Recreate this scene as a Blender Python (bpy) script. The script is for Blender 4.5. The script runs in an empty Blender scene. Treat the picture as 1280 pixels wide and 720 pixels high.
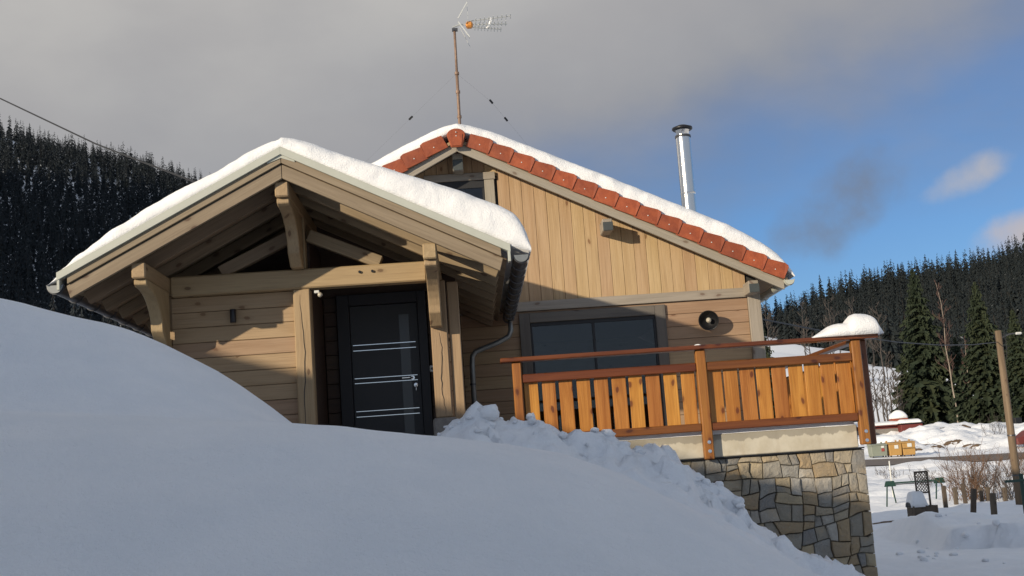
import bpy, bmesh, math, random
import numpy as np
from mathutils import Matrix, Vector
SC = bpy.context.scene
COL = SC.collection
R = math.radians
random.seed(7)

# ------------------------------------------------------------------ camera
FPX, PITCH, ROLL, YAW = 1574.0, .1481, .0703, .0387
def cam_axes():
    cy, sy, cp, sp = math.cos(YAW), math.sin(YAW), math.cos(PITCH), math.sin(PITCH)
    U = Vector((cy, -sy, 0)); F = Vector((cp*sy, cp*cy, sp)); T = Vector((-sp*sy, -sp*cy, cp))
    cr, sr = math.cos(ROLL), math.sin(ROLL)
    right = U*cr - T*sr; up = T*cr + U*sr
    return right, up, F
RT, UP, FW = cam_axes()
cd = bpy.data.cameras.new('camera'); cam = bpy.data.objects.new('camera', cd); COL.objects.link(cam)
cam.matrix_world = Matrix(((RT.x, UP.x, -FW.x, 0), (RT.y, UP.y, -FW.y, 0), (RT.z, UP.z, -FW.z, 0), (0, 0, 0, 1)))
cd.sensor_width = 36; cd.lens = 36*FPX/1280; cd.clip_start = .05; cd.clip_end = 9000
SC.camera = cam
def at(px, py, Y):
    """world point on the plane y=Y seen at photo pixel (px,py)"""
    d = RT*(px-640) - UP*(py-360) + FW*FPX
    k = Y/d.y
    return Vector((d.x*k, Y, d.z*k))

# ------------------------------------------------------------------ light
SUN_AZ, SUN_EL = 46.5, 14.0          # sun stands behind the photographer's left shoulder
sd = bpy.data.lights.new('sun', 'SUN'); sun = bpy.data.objects.new('sun', sd); COL.objects.link(sun)
sd.energy = 5.0; sd.angle = R(.55); sd.color = (1, .86, .66)
v = Vector((-math.sin(R(SUN_AZ))*math.cos(R(SUN_EL)), -math.cos(R(SUN_AZ))*math.cos(R(SUN_EL)), math.sin(R(SUN_EL))))
sun.rotation_euler = v.to_track_quat('Z', 'Y').to_euler(); sun.location = v*60
W = bpy.data.worlds.new('World'); SC.world = W; W.use_nodes = True
SC.view_settings.view_transform = 'Standard'; SC.view_settings.look = 'None'
SC.view_settings.exposure = 0; SC.view_settings.gamma = 1; SC.view_settings.use_curve_mapping = False

class NT:
    """tiny node helper"""
    def __init__(s, tree): s.t = tree; s.n = tree.nodes; s.l = tree.links
    def new(s, typ, ins=None, **kw):
        n = s.n.new(typ)
        for k, v in kw.items(): setattr(n, k, v)
        for k, v in (ins or {}).items():
            i = n.inputs[k]
            if isinstance(v, bpy.types.NodeSocket): s.l.new(v, i)
            else: i.default_value = v
        return n
    def math(s, op, a, b=0.0, c=None, clamp=False):
        n = s.n.new('ShaderNodeMath'); n.operation = op; n.use_clamp = clamp
        for i, q in enumerate((a, b) if c is None else (a, b, c)):
            if isinstance(q, bpy.types.NodeSocket): s.l.new(q, n.inputs[i])
            else: n.inputs[i].default_value = q
        return n.outputs[0]
    def mix(s, f, a, b, mode='MIX'):
        n = s.n.new('ShaderNodeMix'); n.data_type = 'RGBA'; n.blend_type = mode
        for sock, q in ((n.inputs[0], f), (n.inputs[6], a), (n.inputs[7], b)):
            if isinstance(q, bpy.types.NodeSocket): s.l.new(q, sock)
            else: sock.default_value = q if not isinstance(q, tuple) or len(q) == 4 else (*q, 1)
        return n.outputs[2]
    def ramp(s, f, stops, interp='LINEAR'):
        n = s.n.new('ShaderNodeValToRGB'); r = n.color_ramp; r.interpolation = interp
        while len(r.elements) > 1: r.elements.remove(r.elements[-1])
        r.elements[0].position = stops[0][0]; r.elements[0].color = (*stops[0][1], 1)
        for p, c in stops[1:]:
            e = r.elements.new(p); e.color = (*c, 1)
        s.l.new(f, n.inputs[0]); return n.outputs[0]
    def map(s, v, a, b, c=0., d=1., smooth=True):
        n = s.n.new('ShaderNodeMapRange'); n.interpolation_type = 'SMOOTHSTEP' if smooth else 'LINEAR'
        s.l.new(v, n.inputs[0])
        for i, q in enumerate((a, b, c, d)): n.inputs[i+1].default_value = q
        return n.outputs[0]

def build_world():
    t = NT(W.node_tree); t.n.clear()
    out = t.new('ShaderNodeOutputWorld'); bg = t.new('ShaderNodeBackground', {'Strength': .104})
    sky = t.new('ShaderNodeTexSky', sky_type='NISHITA', sun_disc=False)
    sky.sun_elevation = R(SUN_EL); sky.sun_rotation = R(180+SUN_AZ); sky.altitude = 900; sky.air_density = 1.0; sky.dust_density = .6; sky.ozone_density = 2.0
    tc = t.new('ShaderNodeTexCoord'); d = tc.outputs['Generated']
    sep = t.new('ShaderNodeSeparateXYZ', {0: d}); X, Y, Z = sep.outputs
    # clouds live on a flat layer overhead: project the direction on it
    zz = t.math('ADD', t.math('MAXIMUM', Z, 0.0), .18)
    u = t.math('DIVIDE', X, zz); v = t.math('DIVIDE', Y, zz)
    uv = t.new('ShaderNodeCombineXYZ', {0: u, 1: v, 2: 0.0}).outputs[0]
    n1 = t.new('ShaderNodeTexNoise', {'Vector': uv, 'Scale': .9, 'Detail': 7.0, 'Roughness': .5, 'Distortion': .25}).outputs[0]
    n2 = t.new('ShaderNodeTexNoise', {'Vector': uv, 'Scale': 3.2, 'Detail': 6.0, 'Roughness': .52}).outputs[0]
    nd = t.new('ShaderNodeTexNoise', {'Vector': d, 'Scale': 7.0, 'Detail': 8.0, 'Roughness': .55}).outputs[0]
    # the deck of stratus covers the sky up to an edge; clear air lies low to the north-east
    # edge runs along a plane through the eye: e = a*X + b*Y + c*Z
    e = t.math('ADD', t.math('MULTIPLY', X, EDGE[0]), t.math('ADD', t.math('MULTIPLY', Y, EDGE[1]), t.math('MULTIPLY', Z, EDGE[2])))
    e = t.math('ADD', e, t.math('MULTIPLY', t.math('SUBTRACT', n1, .5), .30))
    e = t.math('ADD', e, t.math('MULTIPLY', t.math('SUBTRACT', nd, .5), .10))
    # the deck thins out overhead and behind the photographer, but stays closed enough to light the shade
    thin = t.math('MULTIPLY', t.map(Y, -.5, .3, .7, 1.), t.map(Z, 1.0, .74, .85, 1.))
    cover = t.math('MULTIPLY', t.map(e, -.085, .10), thin)
    shade = t.map(e, -.05, .30)
    ccol = t.mix(shade, (2.15, 2.3, 2.7), (5.15, 4.98, 4.72))
    ccol = t.mix(t.map(n2, .3, .7), ccol, (3.5, 3.4, 3.45), 'MIX')
    hi = t.math('MAXIMUM', t.map(Z, .55, .9), t.map(Y, .15, -.4))   # bluer veil added out of view overhead and behind, to lift the shade
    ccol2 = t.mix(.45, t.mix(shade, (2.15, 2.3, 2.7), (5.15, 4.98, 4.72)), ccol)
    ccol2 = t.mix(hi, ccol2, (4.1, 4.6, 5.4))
    blue = t.mix(1.0, sky.outputs[0], SKYTINT, 'MULTIPLY')
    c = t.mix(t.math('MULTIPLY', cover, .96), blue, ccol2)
    # loose puffs in the clear part, each a soft lens about a direction
    def puff(c, px, py, ax, ay, rot, col, dens, soft=.5):
        D = (RT*(px-640) - UP*(py-360) + FW*FPX).normalized()
        r = (RT*math.cos(rot) - UP*math.sin(rot)); r = (r - D*r.dot(D)).normalized(); q = D.cross(r)
        du = t.new('ShaderNodeVectorMath', {0: d, 1: tuple(r)}, operation='DOT_PRODUCT').outputs['Value']
        dv = t.new('ShaderNodeVectorMath', {0: d, 1: tuple(q)}, operation='DOT_PRODUCT').outputs['Value']
        df = t.new('ShaderNodeVectorMath', {0: d, 1: tuple(D)}, operation='DOT_PRODUCT').outputs['Value']
        du = t.math('MULTIPLY', du, 1/ax); dv = t.math('MULTIPLY', dv, 1/ay)
        rr = t.math('ADD', t.math('MULTIPLY', du, du), t.math('MULTIPLY', dv, dv))
        npf = t.new('ShaderNodeTexNoise', {'Vector': d, 'Scale': 22.0, 'Detail': 7.0, 'Roughness': .55}).outputs[0]
        rr = t.math('ADD', rr, t.math('MULTIPLY', t.math('SUBTRACT', npf, .5), 2.6))
        m = t.map(rr, 1.2, 1.2-1.2*soft*2, 0, dens)
        m = t.math('MULTIPLY', m, t.math('GREATER_THAN', df, 0.0))
        return t.mix(m, c, col)
    c = puff(c, 1045, 262, .066, .030, -.65, (1.8, 2.05, 2.6), 1., .9)
    c = puff(c, 1210, 220, .036, .014, -.5, (4.6, 4.5, 4.7), .95, .8)
    c = puff(c, 1280, 290, .042, .018, -.3, (5.2, 4.6, 4.5), .95, .7)
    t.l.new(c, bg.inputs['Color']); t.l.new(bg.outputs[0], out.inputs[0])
def _edge():
    a = (RT*(690-640) - UP*(278-360) + FW*FPX).normalized(); b = (RT*(1250-640) - UP*(122-360) + FW*FPX).normalized()
    n = b.cross(a).normalized()
    return tuple(n if n.z > 0 else -n)
EDGE = _edge()
SKYTINT = (.56, .75, 1.02, 1)
build_world()

# ------------------------------------------------------------------ helpers
WM = {}
def put(o, parent=None, M=None):
    COL.objects.link(o)
    M = M or Matrix.Identity(4); WM[o.name] = M
    if parent is not None:
        o.parent = parent; o.matrix_basis = WM[parent.name].inverted() @ M
    else: o.matrix_world = M
    return o
def tag(o, label=None, cat=None, group=None, kind=None):
    for k, v in (('label', label), ('category', cat), ('group', group), ('kind', kind)):
        if v: o[k] = v
    return o
def thing(name, loc, label, cat, group=None):
    o = bpy.data.objects.new(name, None); o.empty_display_size = .2
    put(o, None, Matrix.Translation(loc)); return tag(o, label, cat, group)
def mesh_of(name, vs, fs, mat, smooth=False):
    me = bpy.data.meshes.new(name); me.from_pydata([tuple(v) for v in vs], [], fs)
    for m in (mat if isinstance(mat, (list, tuple)) else [mat]): me.materials.append(m)
    if smooth: me.polygons.foreach_set('use_smooth', [True]*len(me.polygons))
    me.update(); return me
def obj(name, vs, fs, mat, parent=None, M=None, smooth=False):
    return put(bpy.data.objects.new(name, mesh_of(name, vs, fs, mat, smooth)), parent, M)
def fast_mesh(name, V, F, mat, smooth=False):
    """V (n,3) floats, F (m,3|4) ints"""
    me = bpy.data.meshes.new(name); V = np.asarray(V, np.float32); F = np.asarray(F, np.int32); k = F.shape[1]
    me.vertices.add(len(V)); me.vertices.foreach_set('co', V.ravel())
    me.loops.add(F.size); me.loops.foreach_set('vertex_index', F.ravel())
    me.polygons.add(len(F)); me.polygons.foreach_set('loop_start', np.arange(0, F.size, k, dtype=np.int32))
    me.polygons.foreach_set('loop_total', np.full(len(F), k, np.int32))
    if smooth: me.polygons.foreach_set('use_smooth', np.ones(len(F), bool))
    me.materials.append(mat); me.update(calc_edges=True); me.validate(); return me
class MB:
    def __init__(s): s.v = []; s.f = []
    def add(s, vs, fs):
        o = len(s.v); s.v += [tuple(v) for v in vs]; s.f += [tuple(i+o for i in f) for f in fs]; return s
    def box(s, x0, x1, y0, y1, z0, z1):
        return s.add([(x0,y0,z0),(x1,y0,z0),(x1,y1,z0),(x0,y1,z0),(x0,y0,z1),(x1,y0,z1),(x1,y1,z1),(x0,y1,z1)],
            [(0,3,2,1),(4,5,6,7),(0,1,5,4),(1,2,6,5),(2,3,7,6),(3,0,4,7)])
    def tube(s, pts, rad, n=8, cap=True):
        pts = [Vector(p) for p in pts]; m = len(pts); rad = rad if isinstance(rad, (list, tuple)) else [rad]*m
        vs = []; ref = None
        for i, p in enumerate(pts):
            t = (pts[min(i+1, m-1)] - pts[max(i-1, 0)]).normalized()
            if ref is None: ref = t.orthogonal().normalized()
            ref = (ref - t*ref.dot(t)).normalized(); b = t.cross(ref)
            for k in range(n):
                a = 2*math.pi*k/n; vs.append(p + (ref*math.cos(a) + b*math.sin(a))*rad[i])
        fs = [(i*n+k, i*n+(k+1) % n, (i+1)*n+(k+1) % n, (i+1)*n+k) for i in range(m-1) for k in range(n)]
        if cap: fs += [tuple(range(n-1, -1, -1)), tuple((m-1)*n+k for k in range(n))]
        return s.add(vs, fs)
    def lathe(s, prof, c, axis=(0, 0, 1), n=20):
        """prof = [(radius, height)]"""
        ax = Vector(axis).normalized(); u = ax.orthogonal().normalized(); w = ax.cross(u); c = Vector(c); vs = []
        for r, h in prof:
            for k in range(n):
                a = 2*math.pi*k/n; vs.append(c + ax*h + (u*math.cos(a)+w*math.sin(a))*max(r, 1e-4))
        fs = [(i*n+k, i*n+(k+1) % n, (i+1)*n+(k+1) % n, (i+1)*n+k) for i in range(len(prof)-1) for k in range(n)]
        return s.add(vs, fs)
    def build(s, name, mat, parent=None, M=None, smooth=False): return obj(name, s.v, s.f, mat, parent, M, smooth)
def bevelled(vs, fs, c, seg=1):
    bm = bmesh.new(); bv = [bm.verts.new(v) for v in vs]
    for f in fs: bm.faces.new([bv[i] for i in f])
    bmesh.ops.recalc_face_normals(bm, faces=bm.faces)
    if c: bmesh.ops.bevel(bm, geom=bm.edges[:], offset=c, segments=seg, affect='EDGES', clamp_overlap=True)
    bm.verts.index_update()
    r = ([v.co.copy() for v in bm.verts], [tuple(v.index for v in f.verts) for f in bm.faces]); bm.free(); return r
def cbox(name, x0, x1, y0, y1, z0, z1, mat, parent, c=.006, axis='X'):
    """chamfered box; local X runs along `axis`, so wood grain follows it"""
    C = Vector(((x0+x1)/2, (y0+y1)/2, (z0+z1)/2)); h = Vector((x1-x0, y1-y0, z1-z0))/2
    if axis == 'X': Rm = Matrix.Identity(3); hh = (h.x, h.y, h.z)
    elif axis == 'Z': Rm = Matrix(((0, 1, 0), (0, 0, 1), (1, 0, 0))); hh = (h.z, h.x, h.y)
    else: Rm = Matrix(((0, 0, 1), (1, 0, 0), (0, 1, 0))); hh = (h.y, h.z, h.x)
    m = MB().box(-hh[0], hh[0], -hh[1], hh[1], -hh[2], hh[2]); vs, fs = bevelled(m.v, m.f, min(c, min(hh)*.45))
    return obj(name, vs, fs, mat, parent, Matrix.Translation(C) @ Rm.to_4x4())
def beam(name, p0, p1, w, h, mat, parent, c=.006, up=(0, 0, 1)):
    p0, p1 = Vector(p0), Vector(p1); L = (p1-p0).length; x = (p1-p0)/L; y = Vector(up).cross(x).normalized(); z = x.cross(y)
    M = Matrix.Translation((p0+p1)/2) @ Matrix((x, y, z)).transposed().to_4x4()
    m = MB().box(-L/2, L/2, -w/2, w/2, -h/2, h/2); vs, fs = bevelled(m.v, m.f, c)
    return obj(name, vs, fs, mat, parent, M)
def prism(name, poly, y0, y1, mat, parent, c=.005, frame='XZ', ax=None):
    """polygon in world XZ (or YZ) extruded; local X along ax direction (unit, in plane)"""
    n = len(poly); cx = sum(p[0] for p in poly)/n; cz = sum(p[1] for p in poly)/n
    ax = Vector(ax or (1, 0)).normalized()
    if frame == 'XZ': lx = Vector((ax.x, 0, ax.y)); lz = Vector((0, -1, 0)); ctr = Vector((cx, (y0+y1)/2, cz))
    else: lx = Vector((0, ax.x, ax.y)); lz = Vector((1, 0, 0)); ctr = Vector(((y0+y1)/2, cx, cz))
    ly = lz.cross(lx)
    Rm = Matrix((lx, ly, lz)).transposed()
    vs = []
    for s in (-1, 1):
        for p in poly:
            w = Vector((p[0], 0, p[1])) if frame == 'XZ' else Vector((0, p[0], p[1]))
            w = w - (Vector((ctr.x, 0, ctr.z)) if frame == 'XZ' else Vector((0, ctr.y, ctr.z)))
            vs.append(Vector((w.dot(lx), w.dot(ly), s*abs(y1-y0)/2)))
    fs = [tuple(range(n)), tuple(range(2*n-1, n-1, -1))] + [(i, (i+1) % n, n+(i+1) % n, n+i) for i in range(n)]
    vs, fs = bevelled(vs, fs, c)
    return obj(name, vs, fs, mat, parent, Matrix.Translation(ctr) @ Rm.to_4x4())

# value noise on numpy arrays
def _h(ix, iy, s): 
    n = (ix.astype(np.int64)*374761393 + iy.astype(np.int64)*668265263 + s*1274126177) & 0xffffffff
    n = ((n ^ (n >> 13))*1274126177) & 0xffffffff; n = n ^ (n >> 16)
    return (n & 0xffff)/65535.0
def vnoise(x, y, s=0):
    ix, iy = np.floor(x), np.floor(y); fx, fy = x-ix, y-iy; fx = fx*fx*fx*(fx*(fx*6-15)+10); fy = fy*fy*fy*(fy*(fy*6-15)+10)
    a = _h(ix, iy, s); b = _h(ix+1, iy, s); c = _h(ix, iy+1, s); d = _h(ix+1, iy+1, s)
    return (a*(1-fx)+b*fx)*(1-fy) + (c*(1-fx)+d*fx)*fy - .5
def fbm(x, y, s=0, o=4, g=.5):
    r = 0; a = 1.
    for i in range(o): r = r + a*vnoise(x*2**i+i*17.3, y*2**i-i*9.1, s+i); a *= g
    return r
def sstep(t): t = np.clip(t, 0, 1); return t*t*(3-2*t)

# ------------------------------------------------------------------ materials
def mat(name):
    m = bpy.data.materials.new(name); m.use_nodes = True; t = NT(m.node_tree)
    b = t.n['Principled BSDF']; return m, t, b
def objvec(t, scale, rnd=40.):
    tc = t.new('ShaderNodeTexCoord'); oi = t.new('ShaderNodeObjectInfo')
    off = t.math('MULTIPLY', oi.outputs['Random'], rnd)
    mp = t.new('ShaderNodeVectorMath', {0: tc.outputs['Object'], 1: scale}, operation='MULTIPLY')
    ad = t.new('ShaderNodeVectorMath', {0: mp.outputs[0], 1: off}, operation='ADD')
    return ad.outputs[0], oi.outputs['Random']
def bump(t, b, h, dist=.01, strength=1.0):
    n = t.new('ShaderNodeBump', {'Height': h, 'Distance': dist, 'Strength': strength}); t.l.new(n.outputs[0], b.inputs['Normal'])
def wood(name, c1, c2, knot=(.12, .05, .02), rough=.6, kn=.5, var=.16, coat=0.):
    m, t, b = mat(name)
    v, rnd = objvec(t, (.9, 13., 13.)); v2, _ = objvec(t, (2.2, 90., 90.)); v3, _ = objvec(t, (4.6, 9., 9.))
    g = t.new('ShaderNodeTexNoise', {'Vector': v, 'Scale': 1., 'Detail': 5., 'Roughness': .55, 'Distortion': .9}).outputs[0]
    f = t.new('ShaderNodeTexNoise', {'Vector': v2, 'Scale': 1., 'Detail': 3., 'Roughness': .6}).outputs[0]
    sp_ = t.new('ShaderNodeSeparateXYZ', {0: v3}).outputs
    wob = t.math('MULTIPLY', t.math('SUBTRACT', g, .5), .5)
    k2 = t.new('ShaderNodeCombineXYZ', {0: t.math('ADD', sp_[0], wob), 1: t.math('ADD', sp_[1], sp_[2]), 2: 0.0}).outputs[0]
    vo = t.new('ShaderNodeTexVoronoi', {'Vector': k2, 'Scale': 1., 'Randomness': 1.}, feature='F1', voronoi_dimensions='2D')
    col = t.mix(t.map(g, .28, .72), c1, c2)
    col = t.mix(t.math('MULTIPLY', t.map(f, .45, .75), .38), col, tuple(x*.55 for x in c2))
    sel = t.math('GREATER_THAN', t.new('ShaderNodeSeparateColor', {0: vo.outputs['Color']}).outputs[0], 1-kn)
    k = t.math('MULTIPLY', t.map(vo.outputs['Distance'], .19, .10), sel)
    ring = t.math('MULTIPLY', t.map(vo.outputs['Distance'], .42, .15), sel)
    col = t.mix(t.math('MULTIPLY', ring, .35), col, tuple((a+b_)/2 for a, b_ in zip(c2, knot)))
    col = t.mix(t.math('MULTIPLY', k, .85), col, knot)
    hv = t.new('ShaderNodeHueSaturation', {'Color': col, 'Value': t.math('MULTIPLY_ADD', rnd, var*2, 1-var), 'Hue': t.math('MULTIPLY_ADD', rnd, .016, .492)})
    t.l.new(hv.outputs[0], b.inputs['Base Color']); b.inputs['Roughness'].default_value = rough
    b.inputs['Specular IOR Level'].default_value = .35
    if coat: b.inputs['Coat Weight'].default_value = coat; b.inputs['Coat Roughness'].default_value = .25
    bump(t, b, t.math('ADD', t.math('MULTIPLY', f, .6), t.math('MULTIPLY', g, .5)), .004)
    return m
def plain(name, c, rough=.5, metal=0., noise=0., nscale=8., bumpd=0., spec=.5):
    m, t, b = mat(name); b.inputs['Roughness'].default_value = rough; b.inputs['Metallic'].default_value = metal
    b.inputs['Specular IOR Level'].default_value = spec
    v, rnd = objvec(t, (1, 1, 1))
    n = t.new('ShaderNodeTexNoise', {'Vector': v, 'Scale': nscale, 'Detail': 6., 'Roughness': .6}).outputs[0]
    t.l.new(t.mix(t.math('MULTIPLY', t.map(n, .3, .75), noise), c, tuple(x*.45 for x in c)), b.inputs['Base Color'])
    if bumpd: bump(t, b, n, bumpd)
    return m
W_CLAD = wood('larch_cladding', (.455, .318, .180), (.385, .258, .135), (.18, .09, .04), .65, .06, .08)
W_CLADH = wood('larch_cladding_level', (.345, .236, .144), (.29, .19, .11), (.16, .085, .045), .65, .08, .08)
W_BEAM = wood('spruce_beam', (0.361, 0.257, 0.146), (0.296, 0.204, 0.113), (0.118, 0.067, 0.037), .6, .12, .09)
W_RAKE = wood('weathered_rake_board', (0.259, 0.204, 0.137), (0.207, 0.159, 0.104), (0.096, 0.059, 0.037), .65, .2, .06)
W_RAFT_SHADE = wood('rafter_wood_shaded', (0.264, 0.192, 0.120), (0.200, 0.144, 0.088), (0.096, 0.056, 0.032), .65, .25, .1)  # beam wood made darker: shade under the porch roof put into the colour
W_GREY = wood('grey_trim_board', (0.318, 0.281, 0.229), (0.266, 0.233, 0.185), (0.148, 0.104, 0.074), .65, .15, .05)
W_DARK = wood('dark_grey_frame', (0.136, 0.120, 0.100), (0.104, 0.092, 0.080), (0.056, 0.040, 0.032), .65, .15, .05)  # dark grey-brown wood of the window surround
W_SLAT = wood('stained_slat', (.45, .195, .040), (.29, .105, .016), (.10, .024, .008), .42, .34, .20, .10)
W_RAIL = wood('stained_rail', (.165, .052, .012), (.105, .030, .008), (.045, .011, .006), .4, .4, .12, .15)
W_POST = wood('stained_post', (.32, .13, .027), (.20, .07, .014), (.08, .02, .008), .42, .35, .10, .12)
W_INN_SHADE = wood('recess_cladding_shaded', (0.068, 0.040, 0.024), (0.048, 0.029, 0.018), (0.048, 0.024, 0.016), .6, .3, .1)  # dark stain, with the shade of the door recess added to the colour
W_OLD = wood('old_grey_wood', (.105, .080, .058), (.07, .053, .038), (.04, .028, .02), .8, .3, .2)
W_POLE = wood('pole_wood', (.21, .155, .095), (.14, .10, .06), (.1, .06, .04), .75, .1, .05)
M_METAL = plain('light_verge_metal', (.42, .43, .37), .45, 0., .12, 5.)
M_ZINC = plain('dark_zinc', (.10, .10, .105), .38, .7, .3, 12.)
M_STEEL = plain('flue_steel', (.78, .75, .70), .21, 1., .05, 4.)
M_CHROME = plain('chrome', (.75, .75, .75), .2, 1.)
M_BLACK = plain('black_metal', (.015, .015, .017), .4, .3)
M_ANTH = plain('anthracite_door', (.019, .020, .022), .55, 0., .1, 3.)
M_FRAME = plain('anthracite_frame', (.012, .012, .014), .6)
M_PLAST = plain('white_plastic', (.6, .6, .56), .5)
M_CABLE = plain('cable_rubber', (.012, .012, .013), .6)
M_RUST = plain('rusty_mast', (.26, .17, .12), .6, .3, .6, 14.)
M_ALU = plain('antenna_aluminium', (.62, .62, .58), .4, .6)
M_ORANGE = plain('antenna_orange', (.55, .22, .04), .5)
M_RED = plain('dark_red_paint', (.13, .022, .018), .6, 0., .3, 2.)
M_ROOM = plain('dark_room', (.035, .033, .03), .9)
M_YEL = plain('yellow_bin', (.42, .24, .07), .55, 0., .2, 2.)
M_GRN = plain('grey_green_bin', (.22, .24, .19), .55, 0., .2, 2.)
M_GREEN = plain('green_paint', (.012, .045, .032), .5, 0., .2, 9.)
M_CONCB = plain('plinth_concrete', (.22, .20, .18), .9, 0., .6, 22., .01)
def terracotta():
    m, t, b = mat('terracotta'); v, rnd = objvec(t, (1, 1, 1))
    n = t.new('ShaderNodeTexNoise', {'Vector': v, 'Scale': 9., 'Detail': 7., 'Roughness': .65}).outputs[0]
    c = t.mix(t.map(n, .3, .7), (.30, .066, .019), (.21, .042, .013))
    hv = t.new('ShaderNodeHueSaturation', {'Color': c, 'Value': t.math('MULTIPLY_ADD', rnd, .34, .83)})
    t.l.new(hv.outputs[0], b.inputs['Base Color']); b.inputs['Roughness'].default_value = .62; bump(t, b, n, .006); return m
M_TILE = terracotta()
def snowmat(name, near=False, rub=0.):
    m, t, b = mat(name); tc = t.new('ShaderNodeTexCoord'); v = tc.outputs['Object']
    n = t.new('ShaderNodeTexNoise', {'Vector': v, 'Scale': 3.2, 'Detail': 9., 'Roughness': .55}).outputs[0]
    f = t.new('ShaderNodeTexNoise', {'Vector': v, 'Scale': 70., 'Detail': 5., 'Roughness': .7}).outputs[0]
    c = t.mix(t.map(n, .3, .7), (.90, .91, .93), (.85, .87, .90)) if near else t.mix(t.map(n, .3, .7), (.82, .82, .82), (.76, .765, .77))
    t.l.new(c, b.inputs['Base Color']); b.inputs['Roughness'].default_value = .55; b.inputs['Specular IOR Level'].default_value = .25
    h = t.math('ADD', t.math('MULTIPLY', n, 1.0), t.math('MULTIPLY', f, .30))
    bump(t, b, h, .05 if near else .03)
    return m
M_SNOW = snowmat('snow', True); M_SNOWR = snowmat('roof_snow')
def stonemat():
    m, t, b = mat('wall_stone'); v, rnd = objvec(t, (1, 1, 1))
    n = t.new('ShaderNodeTexNoise', {'Vector': v, 'Scale': 7., 'Detail': 9., 'Roughness': .62}).outputs[0]
    n3 = t.new('ShaderNodeTexNoise', {'Vector': v, 'Scale': 2.6, 'Detail': 4., 'Roughness': .55}).outputs[0]
    f = t.new('ShaderNodeTexNoise', {'Vector': v, 'Scale': 45., 'Detail': 6., 'Roughness': .6}).outputs[0]
    base = t.ramp(rnd, [(0, (.27, .25, .21)), (.16, (.34, .29, .21)), (.30, (.19, .19, .185)), (.44, (.38, .31, .20)), (.56, (.25, .245, .225)), (.68, (.31, .23, .135)), (.80, (.37, .35, .31)), (.93, (.24, .22, .18))], 'CONSTANT')
    c = t.mix(t.math('MULTIPLY', t.map(n, .35, .7), .5), base, (.20, .17, .13))
    c = t.mix(t.math('MULTIPLY', t.map(n3, .5, .7), .45), c, (.40, .30, .17))
    c = t.mix(t.math('MULTIPLY', t.map(f, .5, .8), .3), c, (.42, .40, .36))
    t.l.new(c, b.inputs['Base Color']); b.inputs['Roughness'].default_value = .85
    bump(t, b, t.math('ADD', n, t.math('MULTIPLY', f, .4)), .03); return m
M_STONE = stonemat()
M_MORTAR = plain('dark_mortar', (.15, .13, .10), .95, 0., .4, 20., .01)
def concretemat():
    m, t, b = mat('slab_concrete'); tc = t.new('ShaderNodeTexCoord'); v = tc.outputs['Object']
    n = t.new('ShaderNodeTexNoise', {'Vector': v, 'Scale': 5., 'Detail': 8., 'Roughness': .6}).outputs[0]
    vs = t.new('ShaderNodeVectorMath', {0: v, 1: (9., 9., 1.6)}, operation='MULTIPLY').outputs[0]
    s = t.new('ShaderNodeTexNoise', {'Vector': vs, 'Scale': 1., 'Detail': 5., 'Roughness': .6}).outputs[0]
    z = t.new('ShaderNodeSeparateXYZ', {0: v}).outputs[2]
    # damp zone along the upper edge with a ragged lower limit
    lim = t.math('ADD', z, t.math('MULTIPLY', t.math('SUBTRACT', s, .5), .13))
    wet = t.map(lim, .036, .050)
    c = t.mix(t.map(n, .35, .7), (.50, .46, .37), (.42, .375, .285))
    c = t.mix(t.math('MULTIPLY', t.map(s, .55, .72), .35), c, (.30, .24, .16))
    c = t.mix(t.math('MULTIPLY', wet, .72), c, (.22, .20, .16))
    t.l.new(c, b.inputs['Base Color']); b.inputs['Roughness'].default_value = .85; bump(t, b, n, .008); return m
M_CONC = concretemat()
def glassmat():
    m, t, b = mat('window_glass'); b.inputs['Base Color'].default_value = (.5, .5, .5, 1); b.inputs['Roughness'].default_value = .02
    b.inputs['Transmission Weight'].default_value = 1.; b.inputs['IOR'].default_value = 1.5; return m
M_GLASS = glassmat()
def foliage(name, c1, c2, frost, fscale=1.2, fthr=.62, var=.5):
    m, t, b = mat(name); geo = t.new('ShaderNodeNewGeometry'); tc = t.new('ShaderNodeTexCoord'); oi = t.new('ShaderNodeObjectInfo')
    n = t.new('ShaderNodeTexNoise', {'Vector': geo.outputs['Position'], 'Scale': .35, 'Detail': 3.}).outputs[0]
    n2 = t.new('ShaderNodeTexNoise', {'Vector': geo.outputs['Position'], 'Scale': fscale, 'Detail': 4., 'Roughness': .7}).outputs[0]
    c = t.mix(t.map(n, .35, .65), c1, c2)
    c = t.mix(geo.outputs['Random Per Island'], c, tuple(x*1.45 for x in c1)) if var else c
    up = t.new('ShaderNodeSeparateXYZ', {0: geo.outputs['Normal']}).outputs[2]
    fr = t.math('MULTIPLY', t.map(n2, fthr, fthr+.12), frost)
    c = t.mix(fr, c, (.72, .76, .82))
    t.l.new(c, b.inputs['Base Color']); b.inputs['Roughness'].default_value = .8; b.inputs['Specular IOR Level'].default_value = .15
    return m
M_FIRL = foliage('dark_spruce', (.013, .017, .020), (.020, .023, .024), .42, .30, .60)
M_FIRR = foliage('hill_spruce', (.011, .015, .017), (.019, .021, .019), .3, .3, .65)
M_FIRN = foliage('near_spruce', (.020, .028, .017), (.036, .042, .020), .6, .9, .68)
M_BARE = plain('bare_brown_twigs', (.065, .054, .048), .9, 0., .4, .5)
M_BIRCH = plain('reddish_twigs', (.065, .036, .03), .9, 0., .4, .5)
M_BRCT = plain('pale_birch_bark', (.30, .25, .20), .8, 0., .7, 1.5)
M_BARK = plain('spruce_bark', (.055, .042, .033), .9, 0., .5, 2.)
M_ROAD = plain('wet_asphalt', (.15, .115, .09), .6, 0., .4, .6, .01)
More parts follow.
